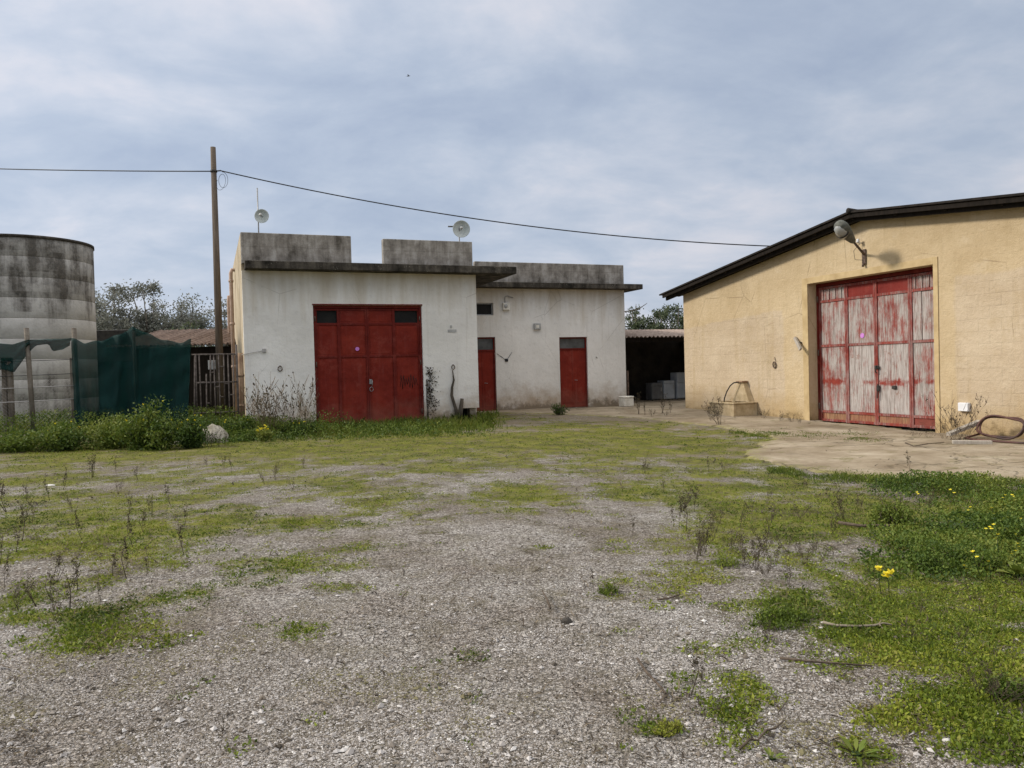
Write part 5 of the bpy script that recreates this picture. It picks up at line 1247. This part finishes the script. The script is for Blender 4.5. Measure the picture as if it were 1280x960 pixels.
p6, d6 = screen_pts(60000, 596, 730, rng, 1080, 1480); px6, py6, _ = project(p6)
w6 = np.maximum(np.exp(-((px6-1290)/95)**2-((py6-655)/52)**2), np.exp(-((py6-np.interp(px6, [1040, 1130, 1280, 1480], [604, 612, 616, 625]))/9)**2)*smooth((px6-1040)/90))
w6 = np.maximum(w6, .5*np.exp(-((px6-1180)/110)**2-((py6-690)/30)**2))
w6 = w6*smooth((fbm(p6[:, 0]*1.8, p6[:, 1]*1.8, 14, 4)-.22)/.3)
k6 = (rng.uniform(0, 1, len(p6)) < w6*.6) & ~on_pave(p6[:, 0], p6[:, 1])
c = np.repeat(p6[k6], 4, 0); hb6 = .03+.22*np.repeat(w6[k6], 4)*fbm(c[:, 0]*2.5, c[:, 1]*2.5, 95, 3)*1.3
c = c+rng.normal(size=c.shape)*np.array([.03, .03, 0]); c[:, 2] += rng.uniform(0, 1, len(c))**.7*hb6
tn = np.clip(.04+1.1*fbm(c[:, 0]*2.2, c[:, 1]*2.2, 97, 4)+rng.normal(size=len(c))*.15, 0, 1)
tag(foliage('clover', leaves(c, .032*rng.uniform(.5, 1.3, len(c)), .02, rng, .3), tn, 'lush'), 'thick clover and weeds at the right edge below the pavement', 'clover', None, 'stuff')

# loose stones of the gravel, nearest part of the yard
rng = np.random.default_rng(200)
p, d = screen_pts(175000, 640, 1010, rng, -150, 1430)
mo = moss_at(p[:, 0], p[:, 1]); pxs, pys, _ = project(p)
keep = (rng.uniform(0, 1, len(p)) < np.clip(1.0-mo*1.3, .10, 1)*smooth((pys-640)/150)*np.clip(1.15-1.1*smooth((fbm(p[:, 0]*2.1, p[:, 1]*2.1, 151, 4)-.45)/.25), .25, 1)) & ~on_pave(p[:, 0], p[:, 1])
p = p[keep]; n = len(p)
base = np.array([[1, 0, 0], [0, 1, 0], [-1, 0, 0], [0, -1, 0], [0, 0, .75], [0, 0, -.6]], float)
r = (.0033+.0078*rng.beta(1.1, 4.4, n))
big_ = rng.uniform(0, 1, n) < .012; r = np.where(big_, rng.uniform(.012, .021, n), r)
ang = rng.uniform(0, 6.28, n); ca, sa = np.cos(ang), np.sin(ang)
vb = base[None]*(1+rng.uniform(-.35, .35, (n, 6, 1)))*r[:, None, None]; vb = vb*np.stack([np.ones(n), rng.uniform(.55, 1, n), rng.uniform(.5, .95, n)], 1)[:, None]
vx = vb[..., 0]*ca[:, None]-vb[..., 1]*sa[:, None]; vy = vb[..., 0]*sa[:, None]+vb[..., 1]*ca[:, None]
vb = np.stack([vx, vy, vb[..., 2]+r[:, None]*.2], -1)+p[:, None]
fi = np.array([[0, 1, 4], [1, 2, 4], [2, 3, 4], [3, 0, 4], [1, 0, 5], [2, 1, 5], [3, 2, 5], [0, 3, 5]])[:6]
arr = vb[:, fi].reshape(-1, 3, 3)
print('stones', n)
pt = fbm(p[:, 0]*.9, p[:, 1]*.9, 131, 4); st_ = fbm(p[:, 0]*1.6, p[:, 1]*1.6, 141, 4)
tv = np.clip(rng.beta(1.9, 2.3, n)*.8-(pt-.45)*.55, 0, .8); stn = rng.uniform(0, 1, n) < smooth((st_-.50)/.2)*.6; tv = np.where(stn, rng.uniform(.82, 1, n), tv)
tag(polymesh('gravel', arr, np.repeat(tv, len(fi)), M['pebble']), 'loose grey gravel stones covering the near yard', 'gravel', None, 'stuff')

rng = np.random.default_rng(300)
p, d = screen_pts(60000, 556, 1000, rng); px_l, py_l, _ = project(p); ml = moss_at(p[:, 0], p[:, 1])
wl = (.07+.75*smooth((fbm(p[:, 0]*1.3, p[:, 1]*1.3, 161, 4)-.47)/.2)*np.clip(.35+smooth((px_l-640)/200)+smooth((260-px_l)/200), 0, 1))*(.5+ml)
p = p[(rng.uniform(0, 1, len(p)) < wl*.5) & ~footprint(p[:, 0], p[:, 1])]; n = len(p)
a = rng.uniform(0, 6.28, n); l = (.02+.13*rng.beta(1.1, 3.4, n))*np.clip(p[:, 1]/6, .8, 1.8); w_ = (.0022+.003*rng.uniform(0, 1, n))*np.clip(p[:, 1]/5, .8, 2); dv = np.stack([np.cos(a), np.sin(a), rng.uniform(-.05, .35, n)], 1)*l[:, None]; sv = np.stack([-np.sin(a), np.cos(a), np.zeros(n)], 1)*w_[:, None]; uz = np.array([0, 0, .004])
p[:, 2] += .008; bend = sv*rng.uniform(-4, 4, n)[:, None]
q = [p-sv, p+sv, p+dv*.5+bend+sv+uz, p+dv+sv*.4, p+dv-sv*.4, p+dv*.5+bend-sv+uz]
tag(foliage('litter', np.stack(q, 1), rng.uniform(0, 1, n)**1.6, 'litter'), 'bits of dead stalk and twig littered over gravel and moss', 'plant litter', None, 'stuff')

# ------------------------------------------------------------------ camera, sky, sun
cam = bpy.data.cameras.new('camera'); co = bpy.data.objects.new('camera', cam); COL.objects.link(co); sc.camera = co
cam.sensor_width = 36; cam.lens = FPX/1280*36; cam.clip_start = .05; cam.clip_end = 3000
Mx = Matrix(((CR[0], CU[0], -CF[0], CAM[0]), (CR[1], CU[1], -CF[1], CAM[1]), (CR[2], CU[2], -CF[2], CAM[2]), (0, 0, 0, 1))); co.matrix_world = Mx
EL = rad(32); th = rad(22)
hd = -BI*math.cos(th)-BU*math.sin(th); sd = np.array([hd[0]*math.cos(EL), hd[1]*math.cos(EL), math.sin(EL)])
sun = bpy.data.lights.new('sun', 'SUN'); so = bpy.data.objects.new('sun', sun); COL.objects.link(so)
sun.energy = 2.7; sun.angle = rad(8); sun.color = (1, .93, .82)
so.rotation_euler = Vector(sd).to_track_quat('Z', 'Y').to_euler()
w = bpy.data.worlds.new('World'); sc.world = w; w.use_nodes = True
nt = w.node_tree; nt.nodes.clear(); L = nt.links.new
def N(t, **k):
    o = nt.nodes.new(t)
    for a, v in k.items(): setattr(o, a, v)
    return o
out = N('ShaderNodeOutputWorld'); bg = N('ShaderNodeBackground'); L(bg.outputs[0], out.inputs[0]); bg.inputs[1].default_value = .1
sky = N('ShaderNodeTexSky', sky_type='NISHITA', sun_disc=False); sky.sun_elevation = EL; sky.sun_rotation = math.atan2(hd[0], hd[1])
tc = N('ShaderNodeTexCoord'); sx = N('ShaderNodeSeparateXYZ'); L(tc.outputs['Generated'], sx.inputs[0])
def Mth(op, a, b=0.):
    o = N('ShaderNodeMath', operation=op)
    for i, v in enumerate((a, b)):
        if isinstance(v, (int, float)): o.inputs[i].default_value = v
        else: L(v, o.inputs[i])
    return o.outputs[0]
zc_ = Mth('ADD', Mth('MAXIMUM', sx.outputs[2], 0.), .34)
cb = N('ShaderNodeCombineXYZ'); L(Mth('DIVIDE', sx.outputs[0], zc_), cb.inputs[0]); L(Mth('DIVIDE', sx.outputs[1], zc_), cb.inputs[1])
def cn(scale, detail, rough, sc3=(1, 1, 1), dist=0., loc=(0, 0, 0)):
    mp = N('ShaderNodeMapping'); L(cb.outputs[0], mp.inputs[0]); mp.inputs['Scale'].default_value = sc3; mp.inputs['Location'].default_value = loc; mp.inputs['Rotation'].default_value = (0, 0, rad(-18))
    o = N('ShaderNodeTexNoise'); L(mp.outputs[0], o.inputs['Vector']); o.inputs['Scale'].default_value = scale; o.inputs['Detail'].default_value = detail; o.inputs['Roughness'].default_value = rough; o.inputs['Distortion'].default_value = dist
    return o.outputs[0]
def rmp(v, stops):
    o = N('ShaderNodeValToRGB'); L(v, o.inputs[0]); e = o.color_ramp.elements
    while len(e) < len(stops): e.new(.5)
    for k, (p_, c_) in enumerate(stops): e[k].position = p_; e[k].color = (*c_, 1)
    return o.outputs[0]
def mixc(f, a, b, mode='MIX'):
    o = N('ShaderNodeMix', data_type='RGBA', blend_type=mode)
    for s_, v in ((0, f), (6, a), (7, b)):
        if isinstance(v, (int, float)): o.inputs[s_].default_value = v
        elif isinstance(v, tuple): o.inputs[s_].default_value = (*v, 1)
        else: L(v, o.inputs[s_])
    return o.outputs[2]
n1 = cn(1.1, 7, .55, (1, 1.25, 1), .2); n2 = cn(3.0, 9, .58, (1, 1.35, 1), .25, (4, 2, 0)); n3 = cn(.6, 3, .5, (1, 1, 1), 0, (9, 3, 0))
nn = Mth('ADD', Mth('ADD', Mth('MULTIPLY', n1, .55), Mth('MULTIPLY', n2, .4)), Mth('MULTIPLY', n3, .2)); nn = Mth('SUBTRACT', nn, .075)
CB = .94
cl = rmp(nn, [(.385, (3.6*CB/10, 4.25*CB/10, 5.6*CB/10)), (.46, (4.2*CB/10, 4.85*CB/10, 6.1*CB/10)), (.525, (5.0*CB/10, 5.5*CB/10, 6.6*CB/10)), (.60, (6.2*CB/10, 6.3*CB/10, 7.1*CB/10))])
cl = mixc(1., cl, (10., 9.95, 9.7), 'MULTIPLY')
# overcast sky: the vault gets brighter towards the zenith and towards the veiled sun
up_ = N('ShaderNodeMapRange', interpolation_type='SMOOTHSTEP'); L(sx.outputs[2], up_.inputs[0]); up_.inputs[1].default_value = .42; up_.inputs[2].default_value = .95; up_.inputs[3].default_value = 0; up_.inputs[4].default_value = 1
dt = N('ShaderNodeVectorMath', operation='DOT_PRODUCT'); L(tc.outputs['Generated'], dt.inputs[0]); dt.inputs[1].default_value = tuple(sd)
gl = N('ShaderNodeMapRange'); L(dt.outputs['Value'], gl.inputs[0]); gl.inputs[1].default_value = -.4; gl.inputs[2].default_value = 1.; gl.inputs[3].default_value = .92; gl.inputs[4].default_value = 1.2
cl = mixc(1., cl, mixc(1., mixc(up_.outputs[0], (1., 1., 1.), (3.5, 3.15, 2.6)), gl.outputs[0], 'MULTIPLY'), 'MULTIPLY')
fac = rmp(nn, [(.36, (.86,)*3), (.55, (.97,)*3)])
fin = mixc(fac, sky.outputs[0], cl)
# below the horizon the world is plain dim earth
L(fin, bg.inputs[0])
sc.view_settings.view_transform = 'Standard'; sc.view_settings.look = 'None'; sc.view_settings.exposure = .26; sc.view_settings.gamma = 1
sc.render.engine = 'CYCLES'; sc.cycles.max_bounces = 6; sc.cycles.transparent_max_bounces = 8; sc.cycles.use_denoising = True
